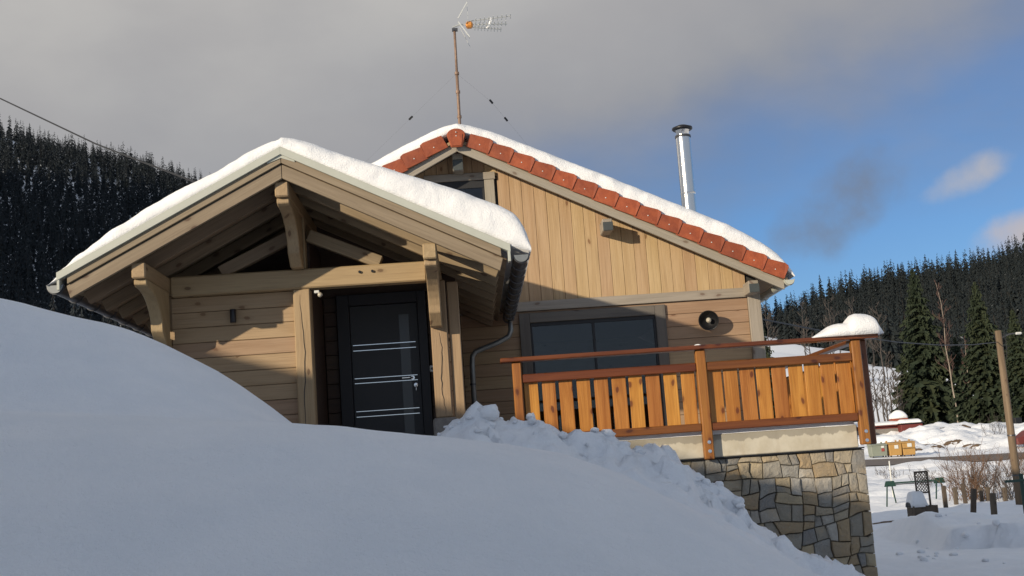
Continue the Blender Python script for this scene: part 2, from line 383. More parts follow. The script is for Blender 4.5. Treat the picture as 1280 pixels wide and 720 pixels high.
M_DIRT = plain('bare_earth', (.13, .085, .05), .9, 0., .6, 3., .02)

# ------------------------------------------------------------------ terrain
def prof(Y, pts, left=None, right=None):
    P = [at(px, py, Y) for px, py in pts]; xs = [p.x for p in P]; zs = [p.z for p in P]
    if left: xs = [q[0] for q in left]+xs; zs = [q[1] for q in left]+zs
    if right: xs += [q[0] for q in right]; zs += [q[1] for q in right]
    return Y, np.array(xs), np.array(zs)
def flat(Y, *xz): return Y, np.array([q[0] for q in xz], float), np.array([q[1] for q in xz], float)
PA = [(0, 515), (140, 520), (340, 528), (450, 541), (550, 550), (640, 561), (700, 572), (780, 597), (850, 632), (920, 670), (1000, 712), (1100, 765)]
PB = [(0, 376), (30, 382), (60, 390), (95, 398), (130, 405), (160, 413), (180, 421), (205, 432), (235, 447), (270, 465), (300, 484), (335, 509), (365, 533), (450, 560), (550, 568), (700, 590), (850, 650), (1000, 735)]
PC = [(0, 560), (500, 560), (545, 554), (556, 549), (570, 537), (584, 527), (598, 515), (606, 518), (614, 526), (640, 530), (650, 529), (664, 524), (676, 527), (690, 536), (700, 546), (706, 553), (720, 556), (760, 562), (800, 569), (835, 572), (846, 577), (851, 590), (880, 606), (905, 625), (924, 634), (930, 655), (960, 664), (972, 682), (1010, 697), (1040, 706), (1066, 726), (1100, 742)]
ROWS = [flat(-60, (-30, -1.6), (30, -1.6)), flat(0, (-6, -1.3), (0, -1.55), (6, -1.8)), flat(2.2, (-4, -.75), (0, -1.0), (4, -1.4)),
    prof(5.5, PA, [(-6, .65)], [(5, -1.9)]),
    prof(7.0, [(a, b+10) for a, b in PA], [(-6, .9)], [(6, -2.0)]),
    prof(8.8, PB, [(-8, 1.75), (-5, 1.55)], [(6, -1.9)]),
    prof(10.2, [(0, 470), (235, 500), (365, 560), (550, 575), (700, 590), (850, 632), (930, 670), (1060, 745)], [(-8, 1.6), (-5, 1.2)], [(6, -1.95)]),
    prof(11.3, PC, [(-8, 1.5), (-5, .9)], [(4.6, -1.9), (6, -1.95)]),
    flat(12.35, (-8, 1.5), (-5, .8), (-3.2, .45), (-2, .0), (-.4, -.1), (.4, .15), (1.5, -.3), (2.5, -1.0), (3.2, -1.5), (4.0, -1.75), (6, -1.95)),
    flat(13.2, (-8, 1.5), (-5, .8), (-3.2, -.2), (0, -.3), (3.2, -1.6), (4.0, -1.8), (6, -1.95)),
    flat(20, (-8, 1.7), (-5, 1.9), (-4, 1.0), (-3, -.4), (3, -.6), (4.2, -1.85), (8, -2.0), (14, -1.95), (40, -2.3)),
    flat(26, (-12, 1.7), (-4, 1.2), (3, -.6), (5, -1.9), (12, -2.0), (40, -2.3)),
    flat(34, (-12, 1.8), (-4, 1.0), (3, -.8), (5, -1.9), (15, -1.95), (40, -2.2)),
    flat(48, (-20, 3), (-4, 1.0), (8, -1.6), (11, -2.05), (20, -2.0), (60, -2.1)),
    flat(60, (-30, 2.5), (0, 1.0), (12, -1.6), (25, -1.75), (60, -2.0)),
    flat(72, (-30, 3), (0, 1.0), (20, -1.35), (40, -1.55), (80, -1.8)),
    flat(80, (-30, 3.5), (0, 1.0), (25, -1.15), (27.5, -.95), (30, -1.0), (36, -1.5), (80, -1.8)),
    flat(84, (-30, 3.6), (0, 1.0), (25, -1.0), (36, -1.3), (80, -1.8)),
    flat(96.5, (-30, 4), (0, 1.5), (25, -.45), (36, -.8), (80, -1.4)),
    flat(99, (-30, 4), (0, 1.6), (25, -.35), (36, -.6), (80, -1.2)),
    flat(112, (-30, 5), (0, 2.0), (33, .1), (38, .6), (50, .3), (90, .2)),
    flat(124, (-30, 6), (0, 2.5), (35, .9), (41, 1.8), (47, 2.3), (53, 1.6), (100, 1.2)),
    flat(140, (-30, 7), (0, 3.0), (40, 1.5), (100, 1.8)),
    flat(230, (-30, 14), (0, 5), (60, 5), (200, 7)), flat(6000, (-30, 14), (0, 5), (60, 5), (200, 7))]
RX = np.array([r[0] for r in ROWS], float)
def H(x, y):
    x = np.asarray(x, float); y = np.asarray(y, float); x, y = np.broadcast_arrays(x, y)
    vals = np.stack([np.interp(x, r[1], r[2]) for r in ROWS])
    yc = np.clip(y, RX[0], RX[-1]-1); i = np.clip(np.searchsorted(RX, yc, side='right')-1, 0, len(RX)-2)
    t = (yc-RX[i])/(RX[i+1]-RX[i]); t = np.where(RX[i] > 11.9, t, sstep(t))
    a = np.take_along_axis(vals, i[None], 0)[0]; b = np.take_along_axis(vals, (i+1)[None], 0)[0]
    z = a + (b-a)*t
    # snow bank added on the left, out of view: it throws the low sun's shade on the foreground
    ridge = SHADE_BANKZ - .05*y + fbm(y*.5, y*0+3, 5, 3)*.10
    up = sstep((-x-7.6)/4.2)
    z = z + (ridge-z)*up*sstep((y+26)/6)*sstep((21-y)/4)*sstep((x+30)/12)
    # wooded hills
    RY = np.interp(x, [-150, 60], [920, 700]); Y0 = np.interp(x, [-90, 60, 160], [200, 170, 230])
    HH = np.interp(x, [-1500, -700, -350, -202, -60, 165, 205, 250, 305, 500, 1200], [400, 340, 264, 218, 150, 61, 75, 86, 93, 118, 150])
    HH = HH + fbm(x/120., x*0+1, 8, 3)*7
    t = (y-Y0)/(RY-Y0); hill = HH*sstep(t)*.0 + HH*np.clip(t, 0, 1)**1.25
    hill = hill*(1-.55*sstep((y-RY)/1500))
    z = z + hill + np.where(y > 130, fbm(x/60., y/60., 3, 4)*6*sstep((y-130)/100), 0)
    # unseen mountain added west of the house; it keeps the left-hand slope in the shade
    z = z + 470*np.exp(-(((x+900)/210)**2+((y-120)/230)**2))
    z = z + 340*np.exp(-(((x+620)/190)**2+((y+20)/190)**2))
    # relief: soft drifts, rough shovelled snow along the bank and the yard
    nr = np.exp(-((x)/9)**2)*sstep((y-1)/2)*sstep((13-y)/1)
    z = z + nr*(fbm(x*.9, y*.9, 11, 3)*.035+fbm(x*3.7, y*3.7, 13, 3)*.010*sstep((8.3-y)/1.5))
    rough = sstep((x+.7)/.5)*sstep((5.5-x)/1)*sstep((y-10.0)/1.0)*sstep((12.3-y)/.5)
    w = np.abs(fbm(x*2.1+.3, y*2.1, 21, 4, .6))*.30 + np.abs(fbm(x*6, y*6, 31, 3, .65))*.11 + fbm(x*15, y*15, 35, 2)*.022-.02
    z = z + rough*(w-.07)*np.where(x < .9, .75, 1.0)
    mid = sstep((x-.2)/1)*sstep((y-7.2)/1.5)*sstep((10.6-y)/.8)*sstep((5-x)/1)
    z = z + mid*(fbm(x*3.2, y*3.2, 41, 4, .55)*.10)
    yard = sstep((x-4.2)/1.)*sstep((y-12)/3)*sstep((84-y)/6)
    z = z + yard*(fbm(x*.45, y*.45, 51, 5, .55)*.16*(1+sstep((y-48)/8)*1.8))
    # cut snow bank beside the cleared path
    edge = 24.3+.7*fbm(x*.5, x*0, 61, 3) - .35*(x-10.5); lx = sstep((x-8.9)/.35)
    z = z + yard*lx*sstep((y-edge)/.13)*sstep((31-y)/5)*(.46+.25*fbm(x*1.1, y*1.1, 63, 3))
    # beyond the road
    far = sstep((x-10)/10)*sstep((y-98.5)/3)*sstep((150-y)/10)
    z = z + far*fbm(x*.3, y*.3, 71, 6, .6)*1.0
    z = z - .03*sstep((x-10)/6)*((y > 84.5) & (y < 96.)) 
    return z
SHADE_BANKZ = 4.88
def gz(x, y): return float(H(np.array([x]), np.array([y]))[0])
def spaced(segs, lo, hi):
    a = [segs[0][0]]
    for s, e, d in segs:
        while a[-1] < e-1e-6: a.append(min(a[-1]+d, e))
    r = list(a); d = segs[-1][2]
    while r[-1] < hi: d *= 1.10; r.append(r[-1]+d)
    l = [a[0]]; d = segs[0][2]
    while l[-1] > lo: d *= 1.10; l.append(l[-1]-d)
    return np.array(l[:0:-1]+r)
gx = spaced([(-6, -4, .12), (-4, 4.3, .045), (4.3, 14, .14), (14, 50, .5)], -4500, 5000)
gy = spaced([(.5, 3.5, .12), (3.5, 10, .055), (10, 12.6, .04), (12.6, 30, .16), (30, 60, .35), (60, 150, .6)], -3500, 6500)
gx2, gy2 = np.meshgrid(gx, gy); gzz = H(gx2, gy2)
n, m_ = gx2.shape; idx = np.arange(n*m_).reshape(n, m_)
Fg = np.stack([idx[:-1, :-1], idx[:-1, 1:], idx[1:, 1:], idx[1:, :-1]], -1).reshape(-1, 4)
ground = put(bpy.data.objects.new('snowy_ground', fast_mesh('snowy_ground', np.stack([gx2, gy2, gzz], -1).reshape(-1, 3), Fg, M_SNOW, True)))
tag(ground, kind='structure')
# road draped on the far side of the yard
rx = np.linspace(5, 120, 116); ry = np.linspace(85, 95.5, 8); a, b = np.meshgrid(rx, ry)
base = np.interp(b, [84, 96.5], [0, 1]); zr = (np.interp(a, [0, 25, 36, 80], [1., -1., -1.3, -1.8])*(1-base)+np.interp(a, [0, 25, 36, 80], [1.5, -.45, -.8, -1.4])*base)+.03
ii = np.arange(a.size).reshape(a.shape); Fr = np.stack([ii[:-1, :-1], ii[:-1, 1:], ii[1:, 1:], ii[1:, :-1]], -1).reshape(-1, 4)
road = put(bpy.data.objects.new('road', fast_mesh('road', np.stack([a, b, zr], -1).reshape(-1, 3), Fr, M_ROAD, True))); tag(road, kind='structure')

# crumbled clods lying along the shovelled bank
def clods():
    r = np.random.RandomState(12); Vs, Fs, off = [], [], 0
    me = bmesh.new(); bmesh.ops.create_icosphere(me, subdivisions=2, radius=1); v0 = np.array([v.co[:] for v in me.verts]); f0 = np.array([[v.index for v in f.verts] for f in me.faces]); me.free()
    for i in range(125):
        if i < 75: x = r.uniform(-.45, 3.5); y = 11.3+r.normal(0, .33)
        else: x = r.uniform(5.5, 15); y = 24+r.normal(0, 2.2)
        sz = min(.10, .018+abs(r.normal(0, .028)))*(1 if i < 75 else 1.2); z = gz(x, y)
        if x < -.1: sz *= .6
        q = v0*np.array([r.uniform(.7, 1.3), r.uniform(.7, 1.3), r.uniform(.55, .9)])*sz
        q = q*(1+.55*vnoise(v0[:, 0]*1.7+i, v0[:, 1]*1.7+v0[:, 2]*2.3, 7))[:, None]
        Vs.append(q+np.array([x, y, z+sz*.25])); Fs.append(f0+off); off += len(q)
    o = put(bpy.data.objects.new('snow_clods', fast_mesh('snow_clods', np.vstack(Vs), np.vstack(Fs), M_SNOW)))
    tag(o, 'small broken lumps of snow scattered along the shovelled bank', 'snow', kind='stuff')
clods()

# ------------------------------------------------------------------ chalet
house = thing('chalet', (0, 16.48, -.3), 'small larch clad chalet with a gabled entrance porch and thick snow on both roofs', 'house')
HS = house
SL = .510
PXR, PZR = -1.655, 2.949                       # porch ridge, lower edge of the rake boards
MXR, MZR = .029, 4.245                         # main ridge
def pz(x, off=0.): return PZR-SL*abs(x-PXR)+off
def mz(x, off=0.): return MZR-SL*abs(x-MXR)+off
def slope_poly(xa, xb, o0, o1, zf): return [(xa, zf(xa, o0)), (xb, zf(xb, o0)), (xb, zf(xb, o1)), (xa, zf(xa, o1))]
ax_r = (1, -SL); ax_l = (1, SL)
# --- porch timber
for s in (-1, 1):
    ax = ax_l if s < 0 else ax_r
    def xs(a, b): return (PXR+s*a, PXR+s*b) if s > 0 else (PXR-b, PXR-a)
    x0, x1 = xs(.002, 2.045)
    P = slope_poly(x0, x1, 0, .137, pz)
    if s > 0: P[1] = (x1-.035, P[1][1]+.02)
    else: P[0] = (x0+.035, P[0][1]+.02)
    prism('rake_board', P, 11.74, 11.785, W_RAKE, HS, .004, ax=ax)
    x0, x1 = xs(.002, 2.03); prism('upper_rake_board', slope_poly(x0, x1, .145, .222, pz), 11.715, 11.775, W_RAKE, HS, .003, ax=ax)
    x0, x1 = xs(.0, 2.12); v = prism('verge_flashing', slope_poly(x0, x1, .222, .298, pz), 11.685, 11.775, M_METAL, HS, .002, ax=ax)
    ex = x1 if s > 0 else x0
    cbox('flashing_end_box', ex-.028 if s > 0 else ex+.002, ex-.002 if s > 0 else ex+.028, 11.69, 11.79, pz(ex)+.135, pz(ex)+.30, M_METAL, HS, .003)
    # rafters behind the rake
    for k in range(8):
        y = 12.22+.58*k
        x0, x1 = xs(.012, 2.03); P = slope_poly(x0, x1, 0, .137, pz)
        if s > 0: P[1] = (x1-.05, P[1][1]+.03)
        else: P[0] = (x0+.05, P[0][1]+.03)
        prism('porch_rafter', P, y, y+.075, W_RAFT_SHADE, HS, .004, ax=ax)
    # roof boarding above rafters
    x0, x1 = xs(.01, 2.08)
    for k in range(14):
        ya = 11.80+.335*k; prism('roof_board', slope_poly(x0, x1, .139, .163, pz), ya, min(ya+.331, 16.47), W_RAFT_SHADE, HS, .003, ax=ax)
# ridge cap flange of the flashing
prism('ridge_flashing', [(PXR-.13, pz(PXR-.13, .208)), (PXR, pz(PXR, .190)), (PXR+.13, pz(PXR+.13, .208)), (PXR+.13, pz(PXR+.13, .224)), (PXR, pz(PXR, .224)), (PXR-.13, pz(PXR-.13, .224))], 11.705, 11.7145, M_METAL, HS, 0)
# purlins with brackets
for cx, zt in ((-3.045, 2.235), (-1.672, 2.935), (-.30, 2.245)):
    hw = .066
    P = cbox('purlin', cx-hw, cx+hw, 11.79, 16.46, zt-.150, zt+ (0 if cx != -1.672 else -.002), W_BEAM, HS, .012, 'Y')
    zb = zt-.152
    poly = [(11.85, zb), (11.85, zb-.05)]
    for q in range(9):
        a = q/8; poly.append((11.90+.55*math.sin(a*math.pi/2), zb-.07-.36*(1-math.cos(a*math.pi/2))))
    poly += [(12.60, zb-.55), (12.74, zb-.55), (12.74, zb)]
    prism('curved_brace', poly[::-1], cx-hw+.006, cx+hw-.006, W_BEAM, HS, .008, 'YZ', ax=(.55, -.83))
cbox('tie_beam', -2.976, -.372, 12.75, 12.93, 2.039, 2.242, W_BEAM, HS, .014)
for q in (-1.05, -.92): MB().lathe([(0, -.004), (.014, -.004), (.014, .02), (0, .02)], (q, 12.75, 2.17), (0, -1, 0), 10).build('beam_dowel', M_BLACK, HS)
cbox('king_post', -1.745, -1.598, 12.78, 12.92, 2.243, 2.783, W_BEAM, HS, .008, 'Z')
for s in (-1, 1): beam('truss_strut', (PXR+s*.09, 12.85, 2.60), (PXR+s*.82, 12.85, 2.27), .10, .13, W_RAFT_SHADE, HS, .008)
# posts
cbox('corner_post', -3.185, -2.995, 12.76, 12.95, -.4, 1.62, W_BEAM, HS, .012, 'Z')
cbox('corner_post', -3.14, -3.0, 12.955, 13.1, -.4, 2.08, W_BEAM, HS, .012, 'Z')
lp = cbox('door_post', -1.742, -1.568, 12.765, 12.94, -.35, 2.037, W_BEAM, HS, .012, 'Z')
rp = cbox('porch_post', -.362, -.19, 12.752, 12.93, .632, 2.037, W_BEAM, HS, .012, 'Z')
def crack(p, x, y, z0, z1, seed):
    rnd = random.Random(seed); m = MB(); pts = []; k = 16
    for i in range(k+1): pts.append((x+rnd.uniform(-.006, .006)+.012*math.sin(i*.5+seed), z0+(z1-z0)*i/k, .0035*math.sin(math.pi*i/k)+.0008))
    vs = [(a-w, y, z) for a, z, w in pts]+[(a+w, y, z) for a, z, w in pts]
    fs = [(i, i+1, k+1+i+1, k+1+i) for i in range(k)]
    vs2 = [(a, y+.004, z) for a, y_, z in vs]; n_ = len(vs)
    fs2 = [tuple(j+n_ for j in f[::-1]) for f in fs]
    obj('drying_crack', vs+vs2, fs+fs2, M_BLACK, p)
crack(HS, -1.66, 12.762, .4, 1.98, 3); crack(HS, -.272, 12.749, .66, 1.5, 8)
sp = cbox('rear_post', -.176, -.060, 12.80, 12.95, .60, 2.02, W_BEAM, HS, .01, 'Z')
cbox('post_plinth', -.392, -.148, 12.70, 12.94, -.35, .630, M_CONCB, HS, .02, 'Z')
cbox('post_plinth', -.146, -.04, 12.79, 12.97, -.35, .598, M_CONCB, HS, .02, 'Z')
# porch wall of horizontal boards, joints open
z = 2.035; k = 0
while z > -.3:
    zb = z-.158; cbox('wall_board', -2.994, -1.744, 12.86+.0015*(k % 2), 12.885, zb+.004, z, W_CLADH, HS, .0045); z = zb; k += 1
cbox('board_backing', -2.99, -1.58, 12.886, 12.95, -.35, 2.038, M_ROOM, HS, .0)
# side walls and the dark gable at the back of the porch
cbox('porch_side_wall', -3.12, -3.0, 13.11, 16.47, -.35, 2.08, W_CLADH, HS, .0)
cbox('porch_side_wall', -1.70, -1.575, 12.945, 13.93, -.35, 2.6, W_INN_SHADE, HS, .0)
cbox('porch_side_wall', -.17, -.075, 13.96, 16.47, -.35, 1.98, W_INN_SHADE, HS, .0)
z = 2.9; k = 0
P = [(-3.0, 2.1), (-3.0, pz(-3.0, .02)), (PXR, PZR+.02), (-.08, pz(-.08, .02)), (-.08, 2.1)]
prism('inner_gable', P, 13.97, 14.03, W_INN_SHADE, HS, 0)
for k in range(16):
    zb = -.3+.16*k; xl, xr = -1.57, -.09
    if zb < 2.1:
        for a_, b_ in ((xl, -1.43), (-.425, xr)): cbox('recess_board', a_, b_, 13.94, 13.965, zb, zb+.156, W_INN_SHADE, HS, .004)
cbox('recess_board', -1.57, -.09, 13.94, 13.965, 2.115, 2.3, W_INN_SHADE, HS, .004)
cbox('porch_floor', -3.1, -.04, 11.9, 13.96, -.36, -.16, M_CONCB, HS, .01)
# front door
fr = []
cbox('door_frame', -1.42, -1.285, 13.86, 13.97, -.15, 2.11, M_FRAME, HS, .004, 'Z')
cbox('door_frame', -.53, -.435, 13.86, 13.97, -.15, 2.11, M_FRAME, HS, .004, 'Z')
cbox('door_frame', -1.284, -.531, 13.86, 13.97, 1.985, 2.11, M_FRAME, HS, .004)
door = cbox('front_door', -1.282, -.533, 13.90, 13.96, -.14, 1.983, M_ANTH, HS, .004, 'Z')
for (pl, ql) in ((431.9, 427.2), (438.9, 434.0), (473.7, 468.6), (479.8, 474.8), (515.0, 509.9), (522.0, 516.5)):
    a_ = at(441, pl, 13.9); b_ = at(521.5, ql, 13.9); zc = (a_.z+b_.z)/2
    cbox('trim_strip', -1.262, -.568, 13.893, 13.8995, zc-.005, zc+.005, M_CHROME, door, .002)
M_DGL = plain('door_glass', (.04, .043, .045), .3, 0.)
cbox('glass_strip', -.742, -.632, 13.8955, 13.8995, -.1, 1.86, M_DGL, door, .001, 'Z')
h = at(516, 472, 13.88)
hb = MB().lathe([(0, 0), (.022, 0), (.022, .012), (0, .012)], (h.x, 13.893, h.z), (0, -1, 0), 14).tube([(h.x, 13.885, h.z), (h.x, 13.84, h.z), (h.x-.03, 13.835, h.z), (h.x-.115, 13.835, h.z)], .009, 8).build('handle', M_CHROME, door, smooth=False)
l = at(520, 481, 13.88); MB().lathe([(0, 0), (.022, 0), (.022, .012), (.008, .014), (.008, .018), (0, .018)], (l.x, 13.893, l.z), (0, -1, 0), 14).tube([(l.x, 13.88, l.z), (l.x+.003, 13.868, l.z-.03), (l.x, 13.868, l.z-.06)], .005, 6).build('lock_cylinder', M_CHROME, door)
b = at(540.5, 461, 13.93); bb = cbox('door_bell', b.x-.03, b.x+.03, 13.90, 13.94, b.z-.035, b.z+.035, M_PLAST, HS, .006)
MB().lathe([(0, 0), (.016, 0), (.014, .006), (0, .007)], (b.x, 13.90, b.z), (0, -1, 0), 12).build('bell_button', M_BLACK, bb)

# --- main gable wall
YW = 16.48
XL, XR_ = -3.87, 3.745
trim_z = 2.262
k = 0; x = 3.745
upw = (-.46, .50, 3.45, 4.06)            # upper window incl. surround
while x > -3.8:
    xa = x-.1605; xs0, xs1 = xa+.0035, x
    lowz = trim_z
    top = lambda q: mz(q, .10)
    segs = [(lowz, None)]
    if xs1 > upw[0] and xs0 < upw[1]: segs = [(lowz, 3.0)] + [(4.0, None)]
    for z0, z1 in segs:
        if z1 is None:
            if xs0 < MXR < xs1: P = [(xs0, z0), (xs1, z0), (xs1, top(xs1)), (MXR, top(MXR)), (xs0, top(xs0))]
            else: P = [(xs0, z0), (xs1, z0), (xs1, top(xs1)), (xs0, top(xs0))]
        else: P = [(xs0, z0), (xs1, z0), (xs1, z1), (xs0, z1)]
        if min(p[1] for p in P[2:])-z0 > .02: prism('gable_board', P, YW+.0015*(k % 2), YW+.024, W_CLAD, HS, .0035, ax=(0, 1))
    x = xa; k += 1
for xa, xb, cuts in ((-3.87, -.30, ()), (-.298, .363, (3.1, 3.94)), (.365, .838, ()), (.840, 2.50, (.27, 1.975)), (2.502, 3.89, ())):
    mids = [(xa, mz(xa, .11))] + ([(MXR, mz(MXR, .11))] if xa < MXR < xb else []) + [(xb, mz(xb, .11))]
    z1 = cuts[0] if cuts else None
    if cuts:
        prism('wall_core', [(xa, -.4), (xb, -.4), (xb, z1), (xa, z1)], YW+.026, YW+.06, M_ROOM, HS, 0)
        prism('wall_core', [(xa, cuts[1]), (xb, cuts[1])]+mids[::-1], YW+.026, YW+.06, M_ROOM, HS, 0)
    else: prism('wall_core', [(xa, -.4), (xb, -.4)]+mids[::-1], YW+.026, YW+.06, M_ROOM, HS, 0)
cbox('room_floor', -3.7, 3.7, YW+.07, 25.2, .2, .26, M_ROOM, HS, 0)
cbox('room_ceiling', -3.7, 3.7, YW+.07, 25.2, 2.6, 2.7, M_ROOM, HS, 0)
cbox('trim_band', -.10, 3.748, YW-.045, YW-.001, 2.135, 2.260, W_GREY, HS, .005)
z = 2.133; k = 0
WX0, WX1, WZT = .70, 2.64, 2.108
while z > .1:
    zb = z-.166
    for a_, b_ in (((-.07, WX0+.02), (WX1-.02, 3.748)) if z < WZT+.01 else ((-.07, 3.748),)):
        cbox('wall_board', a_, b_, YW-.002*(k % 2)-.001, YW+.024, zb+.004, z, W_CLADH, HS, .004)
    z = zb; k += 1
cbox('corner_board', 3.749, 3.915, YW-.05, YW+.12, -.1, 2.20, W_GREY, HS, .006, 'Z')
# sliding window, lower edge at the balcony floor
win = cbox('sliding_window', .845, 2.497, YW-.012, YW+.025, 1.925, 1.975, M_FRAME, HS, .003)
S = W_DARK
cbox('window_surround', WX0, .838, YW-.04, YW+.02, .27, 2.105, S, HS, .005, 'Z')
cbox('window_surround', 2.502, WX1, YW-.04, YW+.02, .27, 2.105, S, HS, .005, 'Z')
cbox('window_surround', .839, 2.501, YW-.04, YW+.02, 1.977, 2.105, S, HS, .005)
for a_, b_ in ((.8385, .868), (1.655, 1.69), (2.470, 2.5015)): cbox('window_frame', a_, b_, YW-.022, YW+.024, .32, 1.924, M_FRAME, win, .003, 'Z')
cbox('window_frame', .839, 2.501, YW-.022, YW+.024, .272, .319, M_FRAME, win, .003)
for a_, b_ in ((.869, 1.654), (1.691, 2.469)): cbox('window_pane', a_, b_, YW-.004, YW+.004, .32, 1.924, M_GLASS, win, 0)
# upper window
cbox('window_header', -.44, .515, YW-.045, YW-.001, 3.945, 4.045 , W_GREY, HS, .005)
cbox('window_surround', .365, .50, YW-.035, YW+.02, 3.1, 3.943, W_GREY, HS, .005, 'Z')
cbox('window_surround', -.44, -.30, YW-.035, YW+.02, 3.1, 3.943, W_GREY, HS, .005, 'Z')
uw = cbox('gable_window', -.299, .364, YW-.018, YW+.024, 3.84, 3.942, M_FRAME, HS, .003)
cbox('window_frame', .335, .364, YW-.018, YW+.024, 3.1, 3.839, M_FRAME, uw, .003, 'Z')
cbox('window_pane', -.299, .334, YW-.004, YW+.004, 3.1, 3.839, M_GLASS, uw, 0)
# rest of the body
cbox('side_wall', 3.80, 3.90, YW+.125, 25.3, -.4, mz(3.85, .10), W_CLADH, HS, 0, 'Y')
cbox('side_wall', -3.87, -3.77, YW+.065, 25.3, -.4, mz(3.85, .10), W_CLADH, HS, 0, 'Y')
prism('rear_wall', [(XL, -.4), (3.89, -.4), (3.89, mz(3.89, .11)), (MXR, mz(MXR, .11)), (XL, mz(XL, .11))], 25.31, 25.4, W_CLADH, HS, 0)
M_CAP = plain('dark_end_cap', (.06, .068, .066), .5, .2, .2)
# main roof: barge boards, purlins, verge tiles, roof deck
for s in (-1, 1):
    ax = ax_l if s < 0 else ax_r
    def xs(a, b): return (MXR+s*a, MXR+s*b) if s > 0 else (MXR-b, MXR-a)
    x0, x1 = xs(.001, 4.12); prism('barge_board', slope_poly(x0, x1, 0, .122, mz), 16.03, 16.065, W_GREY, HS, .004, ax=ax)
    x0, x1 = xs(.001, 4.157); prism('roof_deck', slope_poly(x0, x1, .124, .17, mz), 16.0, 26.0, W_BEAM, HS, 0, ax=ax)
    x0, x1 = xs(.001, 4.136)
    for k in range(2):
        ya = 16.07+.205*k; prism('soffit_board', slope_poly(x0, x1, .10, .122, mz), ya, ya+.20, W_BEAM, HS, .003, ax=ax)
    # verge tiles
    pitch = .2975; nt = 15
    n = Vector((s*SL, 0, 1)).normalized(); u = Vector((s, 0, -SL)).normalized()
    for k in range(nt):
        a0 = .075+pitch*k; L = pitch+.022
        O = Vector((MXR, 0, MZR)) + u*a0
        prof_ = [(0, .095), (L-.004, .112), (L, .124), (L-.002, .28), (L-.02, .306), (L-.06, .316), (0, .277)]
        vs = []; yf0, yf1 = 15.982, 15.966; yb = 15.998
        def yy(d): return yf0+(yf1-yf0)*d/L
        front = [O+u*d+n*h+Vector((0, yy(d)+(.012 if h > .30 else 0), 0)) for d, h in prof_]
        back = [O+u*d+n*h+Vector((0, yb, 0)) for d, h in prof_]
        nn = len(prof_)
        fs = [tuple(range(nn)), tuple(range(2*nn-1, nn-1, -1))]+[(i, (i+1) % nn, nn+(i+1) % nn, nn+i) for i in range(nn)]
        vs, fs = bevelled(front+back, fs, .004)
        # shoulder of the tile running back under the snow
        top = [O+u*0+n*.262, O+u*(L-.06)+n*.300, O+u*(L-.015)+n*.288]
        o_ = obj('verge_tile', vs, fs, M_TILE, HS)
        tb = MB(); q = [Vector((0, yy(0)+.012, 0))+O+n*.264, Vector((0, yy(L)+.012, 0))+O+u*(L-.01)+n*.302]
        q2 = [p+Vector((0, .30, 0)) for p in q]; w_ = n*-.014
        tb.add([q[0], q[1], q2[1], q2[0], q[0]+w_, q[1]+w_, q2[1]+w_, q2[0]+w_], [(0, 1, 2, 3), (7, 6, 5, 4), (0, 4, 5, 1), (1, 5, 6, 2), (2, 6, 7, 3), (3, 7, 4, 0)])
        tb.build('tile_flange', M_TILE, o_)
        c_ = O+u*(L*.52)+n*.185; MB().lathe([(0, .006), (.007, .004), (.008, 0)], (c_.x, yy(L*.5)-.001, c_.z), (0, -1, 0), 8).build('nail_head', M_PLAST, o_)
# ridge end tile
rz = MZR
P = [(-.075, .03), (.075, .03), (.092, .10), (.118, .175)]
for q in range(1, 12):
    a = math.pi*q/12; P.append((.124*math.cos(a), .185+.095*math.sin(a)))
P += [(-.118, .175), (-.092, .10)]
rt = prism('ridge_end_tile', [(MXR+a, rz+b_) for a, b_ in P], 15.92, 15.96, M_TILE, HS, .008)
P2 = [(-.062, .045), (.062, .045), (.075, .10), (.088, .20), (-.088, .20), (-.075, .10)]; prism('raised_panel', [(MXR+a, rz+b_) for a, b_ in P2], 15.911, 15.922, M_TILE, rt, .004)
for dz in (.175, .225): MB().lathe([(0, .006), (.007, .004), (.008, 0)], (MXR, 15.91, rz+dz), (0, -1, 0), 8).build('nail_head', M_PLAST, rt)
m = MB(); nn = 12
for q in range(nn): pass
m.tube([(MXR, 15.97, rz+.165), (MXR, 25.9, rz+.165)], .105, 16).build('ridge_tiles', M_TILE, HS, smooth=True)
for cx in (1.93, 3.77, -1.87, -3.71):
    zt = mz(cx + (.06 if cx > MXR else -.06), -.003); mp = cbox('main_purlin', cx-.066, cx+.066, 16.12, 16.475, zt-.16, zt, W_GREY, HS, .008, 'Y'); cbox('purlin_end_cap', cx-.062, cx+.070, 16.105, 16.119, zt-.157, zt-.045, M_CAP, mp, .003)
mp = cbox('main_purlin', MXR-.07, MXR+.07, 16.20, 16.475, MZR-.22, MZR+.02, W_GREY, HS, .008, 'Y'); cbox('purlin_end_cap', MXR-.066, MXR+.066, 16.185, 16.199, MZR-.215, MZR-.07, M_CAP, mp, .003)

